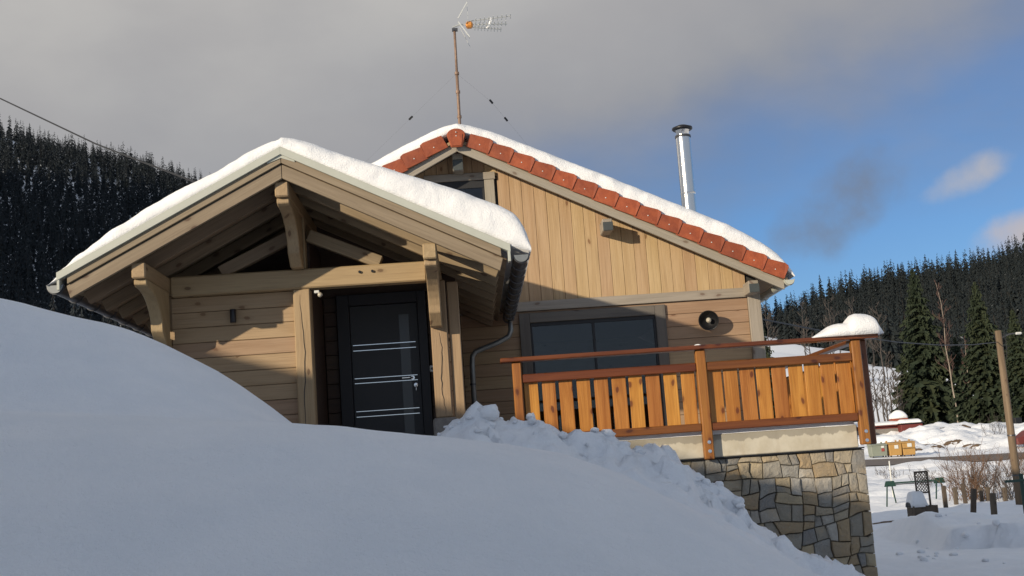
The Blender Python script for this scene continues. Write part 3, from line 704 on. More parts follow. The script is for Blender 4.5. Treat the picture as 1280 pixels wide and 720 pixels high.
# gutters
def gutter(cx, cz, rad, y0, y1, side, matl, nbr):
    g = MB(); nseg = 12; vs = []
    for y in (y0, y1):
        for r_ in (rad, rad-.004):
            for k in range(nseg+1):
                a = math.pi + math.pi*k/nseg; vs.append((cx+r_*math.cos(a), y, cz+r_*math.sin(a)))
    n1 = nseg+1; fs = []
    for k in range(nseg): fs += [(k, k+1, 2*n1+k+1, 2*n1+k), (n1+k+1, n1+k, 3*n1+k, 3*n1+k+1)]
    g.add(vs, fs)
    G = g.build('gutter', matl, HS, smooth=True)
    e = MB(); vs = [(cx, y0, cz)]+[(cx+rad*math.cos(math.pi+math.pi*k/nseg), y0, cz+rad*math.sin(math.pi+math.pi*k/nseg)) for k in range(nseg+1)]
    vs2 = [(a_, y0-.004, c_) for a_, _, c_ in vs]; N_ = len(vs)
    e.add(vs2+vs, [(0, i+1, i+2) for i in range(nseg)]+[(N_, N_+i+2, N_+i+1) for i in range(nseg)]+[(i+1, N_+i+1, N_+i+2, i+2) for i in range(nseg)])
    e.build('gutter_end_cap', M_METAL if matl is M_METAL else M_ZINCL, G)
    for k in range(nbr):
        y = y0+.03+(y1-y0-.06)*k/(nbr-1)
        pts = [(cx+(rad+.005)*math.cos(a), y, cz+(rad+.005)*math.sin(a)) for a in [math.pi+math.pi*j/10 for j in range(11)]]
        MB().tube(pts, .0065, 5).build('gutter_bracket', matl, G)
    for s_ in (-1, 1): MB().tube([(cx+s_*rad, y0, cz+.002), (cx+s_*rad, y1, cz+.002)], .007, 6).build('gutter_lip', matl, G)
    return G
M_ZINCL = plain('grey_zinc_cap', (.24, .25, .245), .4, .5, .3, 12.)
gutter(.562, 2.058, .068, 11.70, 16.42, 1, M_ZINC, 12)
gutter(-3.80, 2.052, .075, 11.72, 16.42, -1, M_ZINC, 9)
gutter(4.213, 2.262, .062, 15.99, 25.9, 1, M_METAL, 8)
gutter(-4.155, 2.262, .062, 15.99, 25.9, 1, M_METAL, 8)
dp = MB().tube([(.575, 16.2, 1.99), (.575, 16.2, 1.86), (.54, 16.2, 1.79), (.40, 16.2, 1.72), (.2, 16.2, 1.655), (.10, 16.2, 1.62), (.055, 16.2, 1.56), (.045, 16.2, 1.45), (.035, 16.2, .1)], .034, 12).build('downpipe', M_ZINCL, HS, smooth=True)
for z in (1.2, .7): MB().lathe([(.036, -.012), (.041, -.012), (.041, .012), (.036, .012)], (.038, 16.2, z), (0, 0, 1), 14).build('pipe_collar', M_ZINC, dp)
# flue
fl = MB().lathe([(.105, 0), (.105, .54), (.105, .549), (.108, .552), (.108, .562), (.105, .565), (.105, .575), (.105, 1.40), (.105, 1.42)], (3.283, 17.5, 3.25), (0, 0, 1), 32).build('flue_pipe', M_STEEL, HS, smooth=True)
MB().lathe([(.113, 1.38), (.113, 1.41), (.107, 1.415)], (3.283, 17.5, 3.25), (0, 0, 1), 32).build('clamp_ring', M_ZINC, fl, smooth=True)
MB().lathe([(.090, 1.41), (.090, 1.52), (.118, 1.535), (.12, 1.555), (.09, 1.565)], (3.283, 17.5, 3.215), (0, 0, 1), 32).build('flue_neck', M_STEEL, fl, smooth=True)
MB().lathe([(.0, 1.525), (.13, 1.525), (.148, 1.54), (.145, 1.565), (.06, 1.60), (0, 1.605)], (3.283, 17.5, 3.215), (0, 0, 1), 32).build('flue_cap', M_BLACK, fl, smooth=True)

# ------------------------------------------------------------------ snow on the roofs
def snow_slab(name, xa, xb, y0, y1, basef, topf, matl, lump=.02, seed=1, dx=.03, rnd=.16, endr=.22, front=None):
    xs_ = np.arange(xa, xb+dx*.5, dx); V = []; ys = list(np.arange(.0, .6, .035))+list(np.arange(.65, 1.2, .08)); ys += list(np.arange(1.3, y1-y0, .3))+[y1-y0]
    nf = 10; ring = None
    for x in xs_:
        e = min(x-xa, xb-x); ef = math.sqrt(max(0., 1-(1-min(1, e/endr))**2))
        b = basef(x); T = max(.004, (topf(x)-b)*max(ef, .02)); pts = []
        fr = front(x) if front else rnd
        for i in range(nf+1):
            a = i/nf*math.pi/2
            pts.append((y0+fr*(1-math.sin(a)**.8) if 0 else y0+fr*(1-math.sin(math.pi/2*i/nf+0)) , b+T*(.0+1.0*(1-math.cos(a))) if 0 else 0))
        # front: starts at (y0, b), bulges forward and rolls back to the top
        pts = []
        for i in range(nf+1):
            a = math.pi/2*i/nf
            pts.append((y0+fr*(1-math.cos(a))-.02*math.sin(2*a), b+T*math.sin(a)**.85))
        for y in ys[1:]:
            if y > fr+.02: pts.append((y0+y, b+T))
            else: pts.append((y0+fr+.02*y, b+T))
        pts.append((y1, b-.0)); V.append(pts)
    V = np.array(V); nx, ny = V.shape[:2]
    X = np.repeat(xs_[:, None], ny, 1); Y = V[..., 0]; Z = V[..., 1]
    k = np.arange(ny); w = np.clip(k/4., 0, 1)*np.where(k >= ny-1, 0, 1)
    d1 = fbm(X*1.4, Y*1.4+Z*2.2, seed, 4)*lump*1.6; d2 = fbm(X*7, Y*7+Z*9, seed+9, 4, .6)*lump*1.2
    ffr = np.exp(-((k-6)/5.)**2)
    Z = Z + w*d1*.6 + w*d2*(.12+1.0*np.exp(-((k-4)/3.)**2)); Y = Y - ffr*(fbm(X*5, Z*9+3, seed+4, 4, .6)*lump*2.0 + fbm(X*1.6, Z*2, seed+5, 3)*lump*1.6)
    P = np.stack([X, Y, Z], -1).reshape(-1, 3); ii = np.arange(nx*ny).reshape(nx, ny)
    F = np.stack([ii[:-1, :-1], ii[1:, :-1], ii[1:, 1:], ii[:-1, 1:]], -1).reshape(-1, 4)
    # close underside (front line to back line)
    Fb = np.stack([ii[1:, 0], ii[:-1, 0], ii[:-1, -1], ii[1:, -1]], -1)
    return put(bpy.data.objects.new(name, fast_mesh(name, P, np.vstack([F, Fb]), matl, True)))
def sabs(x, r): return math.sqrt(x*x+r*r)-r*.0
SNP = ([-3.86, -3.78, -3.63, -3.3, -2.8, -2.2, -1.65, -1.2, -.53, 0., .4, .58, .68], [.24, .31, .39, .47, .52, .49, .53, .53, .60, .66, .67, .65, .60])
porch_snow = snow_slab('porch_roof_snow', -3.87, .665, 11.70, 16.40,
    lambda x: PZR-SL*abs(x-PXR)+(.292 if x < .5 else .292+(x-.5)*.2)-(.06 if x < -3.76 else 0), lambda x: PZR+.05*math.exp(-((x-PXR)/.5)**2)-SL*sabs(x-PXR, .32)+float(np.interp(x, *SNP)), M_SNOWR, .013, 3, rnd=.2, endr=.17,
    front=lambda x: .22 if x < PXR else .12)
tag(porch_snow, 'rounded snow layer covering the low porch roof', 'snow', kind='stuff')
SNM = ([-4.2, -3.9, -3.4, -.7, -.3, 0, .3, .7, 1.6, 2.9, 3.5, 3.9, 4.25], [.40, .50, .55, .55, .56, .57, .56, .56, .565, .60, .60, .55, .46])
main_snow = snow_slab('main_roof_snow', -4.22, 4.29, 16.03, 25.9, lambda x: MZR-SL*abs(x-MXR)+.295-max(0, x-4.13)*.3, lambda x: MZR-SL*sabs(x-MXR, .34)+float(np.interp(x, *SNM)), M_SNOWR, .013, 13, rnd=.15,
    front=lambda x: .2 if x < MXR else .12, endr=.3)
tag(main_snow, 'thick smooth snow layer on the higher main roof', 'snow', kind='stuff')

def blob(name, x0, x1, y0, y1, base, hf, label, n=40, m2=18, seed=1, matl=None):
    """closed cushion of snow: height hf(u) along x, rounded across y"""
    u = np.linspace(0, 1, n)[:, None]; a = np.linspace(0, math.pi, m2)[None, :]
    hh = np.array([hf(q) for q in u[:, 0]])[:, None]
    Y = (y0+y1)/2 - np.cos(a)*(y1-y0)/2*(.55+.45*np.sqrt(np.clip(hh/hh.max(), 0, 1))); X = x0+(x1-x0)*u+0*a; Z = base+hh*np.sin(a)**.6
    Z = Z + fbm(X*6, Y*6, seed, 4)*.018*np.sin(a); X = X + fbm(X*4, Y*4+Z*5, seed+3, 3)*.02*np.sin(a)
    P = np.stack([X, Y, Z], -1).reshape(-1, 3); ii = np.arange(n*m2).reshape(n, m2)
    F = np.stack([ii[:-1, :-1], ii[1:, :-1], ii[1:, 1:], ii[:-1, 1:]], -1).reshape(-1, 4)
    Fb = np.stack([ii[1:, 0], ii[:-1, 0], ii[:-1, -1], ii[1:, -1]], -1)
    o = put(bpy.data.objects.new(name, fast_mesh(name, P, np.vstack([F, Fb]), matl or M_SNOWR, True)))
    return tag(o, label, 'snow', kind='stuff')
def lump_h(q):
    x = q; a = .215*math.exp(-((x-.745)/.245)**4)*math.sqrt(max(0, min(1, (1-q)/.10))); b = .135*math.exp(-((x-.42)/.22)**2); c = .05*math.exp(-((x-.2)/.15)**2)
    return max(.002, min(1, (1-q)/.004)*(max(a, b)+.25*min(a, b)+c*.5)*min(1, q*12))
blob('railing_snow_cap', 3.46, 4.21, 12.46, 12.88, 1.168, lump_h, 'smooth white cap of snow on the right corner of the balcony handrail', seed=5, n=60)

# ------------------------------------------------------------------ balcony on its stone wall
bal = thing('stone_wall', (2.1, 12.75, -1.9), 'natural stone wall with a pale stained concrete slab under the wooden balcony', 'wall')
slab = cbox('concrete_slab', .30, 3.872, 12.69, 12.95, .048, .272, M_CONC, bal, .008)
cbox('concrete_slab', -.02, 3.935, 12.951, 16.42, .06, .268, M_CONC, bal, .008)
cbox('mortar_bed', -.02, 3.925, 12.775, 13.0, -2.3, .047, M_MORTAR, bal, 0)
cbox('side_foundation', 3.70, 3.925, 13.001, 16.4, -2.3, .058, M_MORTAR, bal, 0)
cbox('drip_edge', .30, 3.93, 12.70, 12.78, .034, .0475, M_BLACK, bal, 0)
rs = random.Random(23)
def split(poly, target):
    A = 0; n = len(poly)
    for i in range(n): A += poly[i][0]*poly[(i+1) % n][1]-poly[(i+1) % n][0]*poly[i][1]
    A = abs(A)/2
    if A < target*rs.uniform(.55, 1.75) or A < .007: return [poly]
    xs_ = [p[0] for p in poly]; zs_ = [p[1] for p in poly]; w = max(xs_)-min(xs_); h = max(zs_)-min(zs_)
    f = rs.uniform(.36, .64); cut_v = w > h*rs.uniform(.85, 1.35)
    ang = rs.gauss(0, .12) + (rs.choice((-.45, .45)) if rs.random() < .05 else 0)
    if cut_v: p = (min(xs_)+w*f, sum(zs_)/n); d = (math.sin(ang), math.cos(ang))
    else: p = (sum(xs_)/n, min(zs_)+h*f); d = (math.cos(ang*.8), math.sin(ang*.8))
    nrm = (-d[1], d[0]); L, Rr = [], []
    for i in range(n):
        a, b = poly[i], poly[(i+1) % n]; sa = (a[0]-p[0])*nrm[0]+(a[1]-p[1])*nrm[1]; sb = (b[0]-p[0])*nrm[0]+(b[1]-p[1])*nrm[1]
        (L if sa >= 0 else Rr).append(a)
        if (sa > 0) != (sb > 0):
            t = sa/(sa-sb); q = (a[0]+(b[0]-a[0])*t, a[1]+(b[1]-a[1])*t); L.append(q); Rr.append(q)
    if len(L) < 3 or len(Rr) < 3: return [poly]
    return split(L, target)+split(Rr, target)
def inset(poly, g):
    cx = sum(p[0] for p in poly)/len(poly); cz = sum(p[1] for p in poly)/len(poly); out = []; n = len(poly)
    A = sum(poly[i][0]*poly[(i+1) % n][1]-poly[(i+1) % n][0]*poly[i][1] for i in range(n))
    P = poly if A > 0 else poly[::-1]
    for i in range(n):
        a, b, c = Vector(P[i-1]), Vector(P[i]), Vector(P[(i+1) % n])
        if (b-a).length < 1e-4 or (c-b).length < 1e-4: continue
        n1 = Vector((-(b-a).y, (b-a).x)).normalized(); n2 = Vector((-(c-b).y, (c-b).x)).normalized()
        m = n1+n2
        if m.length < .3: m = n1
        m = m/m.length; k = g/max(.5, m.dot(n1)); q = b+m*k; out.append((q.x, q.y))
    return out
def stone(poly, y, parent):
    P = inset(poly, .0022)
    if len(P) < 3: return
    # break straight edges a little
    Q = []
    for i in range(len(P)):
        a, b = Vector(P[i]), Vector(P[(i+1) % len(P)]); Q.append(a); L = (b-a).length
        if L > .2:
            nn = Vector((-(b-a).y, (b-a).x))/L
            for f in ((.35, .7) if L > .16 else (.5,)): Q.append(a.lerp(b, f+rs.uniform(-.08, .08))+nn*rs.uniform(-.001, .006))
    d = rs.uniform(0, .034); c = sum(Q, Vector((0, 0)))/len(Q); n = len(Q); tx, tz = rs.uniform(-.05, .05), rs.uniform(-.05, .05)
    vs = [(q.x-c.x, 12.775-12.76, q.y-c.y) for q in Q]
    r1 = [(q-c)*.985 for q in Q]; vs += [(q.x, -d*.55, q.y) for q in r1]
    r2 = [(q-c)*(1-.008/max(.05, (q-c).length)) for q in Q]; vs += [(q.x, -d-.006+q.x*tx+q.y*tz+rs.uniform(-.002, .002), q.y) for q in r2]
    r3 = [(q-c)*.5 for q in Q]; vs += [(q.x, -d-.011+q.x*tx+q.y*tz+rs.uniform(-.005, .004), q.y) for q in r3]
    fs = []
    for j in range(3): fs += [(j*n+i, j*n+(i+1) % n, (j+1)*n+(i+1) % n, (j+1)*n+i) for i in range(n)]
    fs.append(tuple(3*n+i for i in range(n)))
    obj('stone', vs, fs, M_STONE, parent, Matrix.Translation((c.x, 12.76, c.y)))
# corner quoins, then a top course, then the irregular field
stones = []
z = .03; 
while z > -2.2:
    h = rs.uniform(.16, .30); w = rs.uniform(.10, .14) if rs.random() < .7 else rs.uniform(.16, .2)
    stones.append([(3.94-w, z-h), (3.94, z-h), (3.94, z), (3.94-w, z)]); z -= h
quo = list(stones)
def rowfill(z1, z0, x0, x1):
    x = x1
    while x > x0:
        w = rs.uniform(.12, .29); xa = max(x0, x-w); out.append([(xa+rs.uniform(-.012, .012), z0), (x, z0), (x, z1), (xa, z1)]); x = xa
xin = 3.94-.20
out = []
big = [(-.02, -2.2), (3.795, -2.2), (3.80, -1.2), (3.795, .03), (-.02, .03)]
top = [(-.02, -.20), (3.94, -.235), (3.94, .03), (-.02, .03)]; rest = [(-.02, -2.2), (3.94, -2.2), (3.94, -.235), (-.02, -.20)]
cells = split(top, .028)+split(rest, .025)
def warp(poly):
    out = []
    for i in range(len(poly)):
        a, b = Vector(poly[i]), Vector(poly[(i+1) % len(poly)]); L = (b-a).length; k = max(1, int(L/.075))
        for j in range(k): out.append(a.lerp(b, j/k))
    r = []
    for q in out:
        f = min(1, max(0, (3.94-q.x)/.06), max(0, (.03-q.y)/.06)); f = max(f, 0)
        X_, Y_ = np.array([q.x]), np.array([q.y])
        r.append((q.x+f*.085*float(vnoise(X_*3.7, Y_*3.7, 81)[0])+f*.02*float(vnoise(X_*13, Y_*13, 83)[0]), q.y+f*.085*float(vnoise(X_*3.7, Y_*3.7, 82)[0])+f*.02*float(vnoise(X_*13, Y_*13, 84)[0])))
    return r
for p in cells:
    if max(q[1] for q in p) < -1.6 and max(q[0] for q in p) < 2.6: continue
    p = warp(p)
    if min(q[1] for q in p) < -1.6 and max(q[0] for q in p) < 2.6: continue
    stone(p, 0, bal)

rail = thing('balcony_railing', (2.1, 12.63, .3), 'glossy orange brown stained wooden balcony railing with knotty vertical slats', 'railing')
cbox('handrail', .318, 4.150, 12.54, 12.70, 1.128, 1.172, W_RAIL, rail, .008)
def fpost(x0, x1, zb):
    p = cbox('railing_post', x0, x1, 12.585, 12.675, zb, 1.127, W_POST, rail, .01, 'Z')
    if zb < .2:
        for z in (.11, .20): MB().lathe([(0, 0), (.018, 0), (.018, .003), (.011, .004), (.011, .010), (0, .011)], ((x0+x1)/2+.005, 12.585, z), (0, -1, 0), 12).build('carriage_bolt', M_CHROME, p)
fpost(.432, .525, -.1); fpost(2.287, 2.388, .03); fpost(3.876, 3.972, .068)
for xa, xb, nsl, wd in ((.526, 2.286, 10, .136), (2.389, 3.875, 9, .145)):
    cbox('upper_rail', xa, xb, 12.60, 12.655, .915, 1.0, W_RAIL, rail, .008)
    cbox('lower_rail', xa, xb, 12.60, 12.655, .312, .392, W_RAIL, rail, .008)
    pt = (xb-xa)/nsl
    for k in range(nsl):
        c = xa+pt*(k+.5)+random.uniform(-.005, .005); w = (wd if nsl == 10 else .165)/2 + random.uniform(-.003, .003); w = (.070 if nsl == 10 else pt*.43)+random.uniform(-.003, .003)
        sl = cbox('slat', c-w, c+w, 12.657, 12.682, .33, .975, W_SLAT, rail, .004, 'Z')
        sl.matrix_basis = sl.matrix_basis @ Matrix.Rotation(random.uniform(-.006, .006), 4, 'Z')
# right-hand return of the railing, running back to the house corner
cbox('side_handrail', 3.98, 4.10, 12.701, 16.40, 1.128, 1.170, W_RAIL, rail, .008, 'Y')
for y in (12.70, 14.5, 16.3): cbox('side_post', 3.975, 4.065, y, y+.09, .068, 1.127, W_RAIL, rail, .01, 'Z')
for ya, yb in ((12.791, 14.499), (14.591, 16.299)):
    cbox('side_rail', 3.99, 4.04, ya, yb, .915, 1.0, W_RAIL, rail, .008, 'Y'); cbox('side_rail', 3.99, 4.04, ya, yb, .312, .392, W_RAIL, rail, .008, 'Y')
    nsl = 9; pt = (yb-ya)/nsl
    for k in range(nsl):
        c = ya+pt*(k+.5); cbox('side_slat', 3.965, 3.989, c-pt*.4, c+pt*.4, .33, .975, W_SLAT, rail, .004, 'Z')
def deckh(x, y): return .275+.05*(fbm(x*2.5, y*2.5, 91, 4)+.5)
gx_, gy_ = np.meshgrid(np.linspace(.5, 3.86, 170), np.concatenate([np.linspace(12.695, 12.95, 14), np.linspace(13.0, 16.4, 24)]))
ed = sstep((gy_-12.69)/.05)*sstep((3.88-gx_)/.05)
gz_ = .272+ed*(.035+.05*(fbm(gx_*3, gy_*3, 91, 4)+.4))+.05*sstep((gy_-13)/.8)
gy2_ = gy_ - (1-ed)*0 + fbm(gx_*5, gy_*0, 92, 3)*.012
ii = np.arange(gx_.size).reshape(gx_.shape)
F_ = np.stack([ii[:-1, :-1], ii[:-1, 1:], ii[1:, 1:], ii[1:, :-1]], -1).reshape(-1, 4)
ds = put(bpy.data.objects.new('balcony_snow', fast_mesh('balcony_snow', np.stack([gx_, gy2_, gz_], -1).reshape(-1, 3), F_, M_SNOWR, True)))
tag(ds, 'thin layer of snow lying on the balcony floor along the slab edge', 'snow', kind='stuff')
blob('handrail_snow_crumb', 2.27, 2.36, 12.58, 12.66, 1.171, lambda q: .018*math.sin(math.pi*q)+.002, 'tiny crumb of snow on the handrail above the middle post', n=14, m2=8, seed=9)

# ------------------------------------------------------------------ fittings
c = at(886, 400, 16.33); lamp = thing('round_wall_lamp', (c.x, 16.44, c.z), 'round black bowl shaped wall lamp beside the balcony window', 'lamp')
ax = Vector((-.30, -1, -.28)).normalized()
MB().lathe([(0, -.075), (.035, -.073), (.085, -.045), (.118, -.005), (.130, .03), (.134, .032), (.130, .034), (.124, .03), (.112, .0), (.08, -.038), (.03, -.062), (0, -.064)], c-ax*0, ax, 28).build('shade', M_BLACK, lamp, smooth=True)
M_BULB = plain('bulb_glass', (.42, .38, .30), .12, 0.); MB().lathe([(.018, -.06), (.02, -.02), (.033, .0), (.036, .018), (.026, .040), (0, .048)], c, ax, 16).build('bulb', M_BULB, lamp, smooth=True)
MB().tube([c-ax*.06, (c.x+.01, 16.43, c.z+.02)], .016, 8).lathe([(0, 0), (.05, 0), (.05, .02), (0, .02)], (c.x+.01, 16.475, c.z+.02), (0, -1, 0), 16).build('mount', M_BLACK, lamp)
c = at(290.5, 395, 12.80); l2 = thing('slim_wall_lamp', (c.x, 12.85, c.z), 'slim black up and down light on the porch wall boards', 'lamp')
cbox('wall_plate', c.x-.022, c.x+.022, 12.835, 12.859, c.z-.05, c.z+.05, M_BLACK, l2, .003, 'Z')
MB().lathe([(0, -.068), (.03, -.068), (.031, -.066), (.031, .066), (.03, .068), (0, .068)], (c.x+.006, 12.80, c.z), (0, 0, 1), 18).build('tube_body', M_BLACK, l2, smooth=True)
c = at(399, 367, 12.70); l3 = thing('motion_sensor', (-1.5, 12.76, 2.0), 'small pale motion sensor under the porch beam at the door post', 'sensor')
cbox('sensor_mount', c.x-.05, c.x+.0, 12.70, 12.749, c.z+.008, c.z+.036, M_PLAST, l3, .004)
MB().lathe([(0, -.026), (.016, -.022), (.025, -.006), (.026, .006), (.018, .02), (0, .026)], c+Vector((.008, 0, -.012)), (.3, -.8, -.5), 14).build('sensor_head', M_BULB, l3, smooth=True)
# aerial
ant = thing('tv_antenna', (.095, 17, 4.3), 'television antenna with orange box on a thin rusty mast above the ridge', 'antenna')
mx, my = .10, 17.0
mast = MB().tube([(.085, my, 4.2), (.095, my, 5.2), (.098, my, 5.6)], .022, 10).tube([(.098, my, 5.55), (.105, my, 6.27)], .018, 10).build('mast', M_RUST, ant, smooth=True)
for z in (4.99, 5.35, 5.62): MB().lathe([(.019, -.02), (.032, -.018), (.032, .018), (.019, .02)], (.094+(z-5)*.008, my, z), (0, 0, 1), 12).build('mast_clamp', M_RUST, mast)
def a(px, py, dy=0.): return at(px, py, my+dy)
MB().box(.07, .15, my-.03, my+.03, 6.24, 6.275).build('mast_bracket', M_ZINC, ant)
boom = MB().tube([a(566, 34), a(574, 31), a(584, 30.5)], .012, 6)
boom.tube([a(583, 31), a(634, 30)], .009, 6).tube([a(583, 27), a(638, 20)], .008, 5).tube([a(583, 34), a(627, 36.5)], .008, 5).build('boom', M_ALU, ant)
m = MB()
for f in np.linspace(.1, 1, 9):
    for (x0, y0, x1, y1) in ((590, 26.5, 638, 20), (590, 31, 632, 29), (590, 34.5, 626, 36.5)):
        p = a(x0+(x1-x0)*f, y0+(y1-y0)*f); m.tube([p+Vector((0, -.10, -.0)), p+Vector((0, .10, .0))], .007, 4).tube([p+Vector((0, 0, -.012)), p+Vector((0, 0, .012))], .004, 4)
m.build('director_rods', M_ALU, ant)
rf = MB()
for (ax0, ay0, ax1, ay1) in ((572.5, 23, 584, 2.5), (572.5, 27, 587, 46)):
    for dy in (-.16, -.05, .05, .16):
        q0, q1 = a(ax0, ay0, dy), a(ax1, ay1, dy); rf.tube([q0, q1], .011 if abs(dy) > .1 else .006, 4)
    for f in np.linspace(0, 1, 6): q0 = a(ax0+(ax1-ax0)*f, ay0+(ay1-ay0)*f, -.17); q1 = a(ax0+(ax1-ax0)*f, ay0+(ay1-ay0)*f, .17); rf.tube([q0, q1], .004, 4)
rf.build('reflector_grid', M_ALU, ant)
rf2 = MB()
for (x0, y0, x1, y1) in ((583.5, 3, 585, 24), (574.5, 34, 588, 59), (577, 33, 587, 48)): rf2.tube([a(x0, y0, .2), a(x1, y1, .2)], .004, 4)
rf2.build('reflector_edge', M_ALU, ant)
c = a(586.5, 31.6); e = at(587+4, 31.6, my)
vs, fs = bevelled(*(lambda m_: (m_.v, m_.f))(MB().box(c.x-.048, c.x+.05, my-.05, my+.05, c.z-.042, c.z+.045)), .022)
obj('dipole_box', vs, fs, M_ORANGE, ant)
pts = [a(613+1.6*math.cos(t_)*1.2-(t_-0)*0, 0) for t_ in (0,)]
cr = MB(); cv = [(613.5, 22.2), (614, 25), (613, 29), (610.5, 33.5), (607.5, 36)]
cr.tube([a(*q) for q in cv], [.010, .021, .024, .02, .007], 8).build('snow_clot', M_SNOWR, ant, smooth=True)
gw = [(573, 90, 513, 147, -1.8), (573, 90, 614.5, 127, .4), ]
top_ = Vector((.095, my, 5.62))
for nm, ins, end in (('guy_wire', [(513.5, 147.5)], (-1.9, 18.4, 3.5)), ('guy_wire', [(614, 127), (632.5, 149)], (2.0, 18.3, 3.5))):
    end = Vector(end); 
    i0 = at(ins[0][0], ins[0][1], 17.6); pts = [top_, i0]
    if len(ins) > 1: pts.append(at(ins[1][0], ins[1][1], 17.85))
    d_ = (pts[-1]-pts[-2]).normalized(); zz_ = pts[-1]; k_ = (zz_.z-(mz(zz_.x, .3)))
    tt = 0
    while (zz_+d_*tt).z > mz((zz_+d_*tt).x, .25) and tt < 4: tt += .05
    pts.append(zz_+d_*tt)
    g = MB().tube(pts, .0006, 4).build(nm, M_ZINC, ant)
    for q in pts[1:-1]: MB().tube([q-d_*.035, q+d_*.035], .016, 8).build('insulator', M_BLACK, g)
# overhead cable, from a pole off to the left down to the roof
p0 = at(-60, 98, 30); p1 = at(0, 123, 29); p2 = at(120, 180, 25); p3 = at(240, 226, 21); p4 = Vector((-2.2, 17.6, mz(-2.2, .62)))
cab = MB().tube([p0, p1, p2, p3, p4], .017, 6).build('overhead_cable', M_CABLE); tag(cab, 'black overhead cable sloping down to the house in front of the left forest', 'cable')

# ------------------------------------------------------------------ trees
def conifer_arrays(seed, layers, per, segs=1, droop=.35, R0=.17, fold=True, trunk=True, gap=.0, ragged=.25):
    """unit-height spruce: whorls of drooping fans; returns V, F(tri)"""
    r = np.random.RandomState(seed); V, F = [], []
    def tri(a, b, c): V.extend((a, b, c)); F.append((len(V)-3, len(V)-2, len(V)-1))
    for i in range(layers):
        t = (i+r.uniform(-.3, .3))/layers; t = min(max(t, 0), .985); z = .05+.95*t
        Rr = R0*(1-t)**.85*(.55+.45*min(1, t/.12))*r.uniform(1-ragged, 1+ragged*.6)+.008
        k = max(4, int(per*(1-.55*t))); a0 = r.uniform(0, 6.28)
        for j in range(k):
            if r.rand() < gap: continue
            z = .05+.95*min(.985, max(0, t+r.uniform(-.6, .6)/layers)); a = a0+2*math.pi*j/k+r.uniform(-.25, .25); L = Rr*r.uniform(.65, 1.12); d = droop*r.uniform(.6, 1.4)*(1.15-t*.7)
            ca, sa = math.cos(a), math.sin(a); w = L*r.uniform(.30, .50); px, py = -sa, ca
            for s in range(segs):
                f0, f1 = s/segs, (s+1)/segs; rr0, rr1 = L*f0, L*f1
                z0 = z-d*rr0*(.35+.65*f0)+.012; z1 = z-d*rr1*(.35+.65*f1)
                if segs == 1:
                    p = (0, 0, z+.02); mid = (ca*L*.55, sa*L*.55, z-d*L*.3+.006); tip = (ca*L, sa*L, z-d*L)
                    l = (ca*L*.6+px*w*.5, sa*L*.6+py*w*.5, z-d*L*.75-.012); q = (ca*L*.6-px*w*.5, sa*L*.6-py*w*.5, z-d*L*.75-.012)
                    tri(p, l, mid); tri(p, mid, q); tri(mid, l, tip); tri(mid, tip, q)
                else:
                    # a spray of needles each side of the branch plus one hanging below
                    c0 = (ca*rr0, sa*rr0, z0); c1 = (ca*rr1, sa*rr1, z1); ww = w*(1.05-f0)*r.uniform(.7, 1.2)
                    for sg in (-1, 1):
                        tri(c0, c1, (ca*(rr0+L*.22)+px*ww*sg*.75, sa*(rr0+L*.22)+py*ww*sg*.75, z0-.010-ww*.28*r.uniform(.4, 1.5)))
                    tri(c0, c1, (ca*(rr0+rr1)/2+r.uniform(-.01, .01), sa*(rr0+rr1)/2+r.uniform(-.01, .01), z0-.03*r.uniform(.5, 1.6)))
    V = np.array(V); F = np.array(F)
    # leader
    return V, F
def trunk_arrays(h=1., r0=.011, n=5):
    V = []; F = []
    for z, r_ in ((-.05, r0), (.5, r0*.6), (1.0, r0*.06)):
        for k in range(n): V.append((r_*math.cos(6.283*k/n), r_*math.sin(6.283*k/n), z*h))
    for i in range(2):
        for k in range(n):
            a, b, c, d = i*n+k, i*n+(k+1) % n, (i+1)*n+(k+1) % n, (i+1)*n+k; F += [(a, b, c), (a, c, d)]
    return np.array(V), np.array(F)
TV, TF = trunk_arrays()
rt_ = np.random.RandomState(5)
crownL = [fast_mesh('crown', *conifer_arrays(100+i, 24, 9, 1, .75, .165+.03*(i % 3), ragged=.3), M_FIRL) for i in range(7)]
crownR = [fast_mesh('crown', *conifer_arrays(200+i, 24, 9, 1, .75, .175+.03*(i % 3), ragged=.3), M_FIRR) for i in range(7)]
trunkM = fast_mesh('trunk', TV, TF, M_BARK)
lodL = [conifer_arrays(300+i, 14, 7, 1, .85, .19, ragged=.3) for i in range(6)]
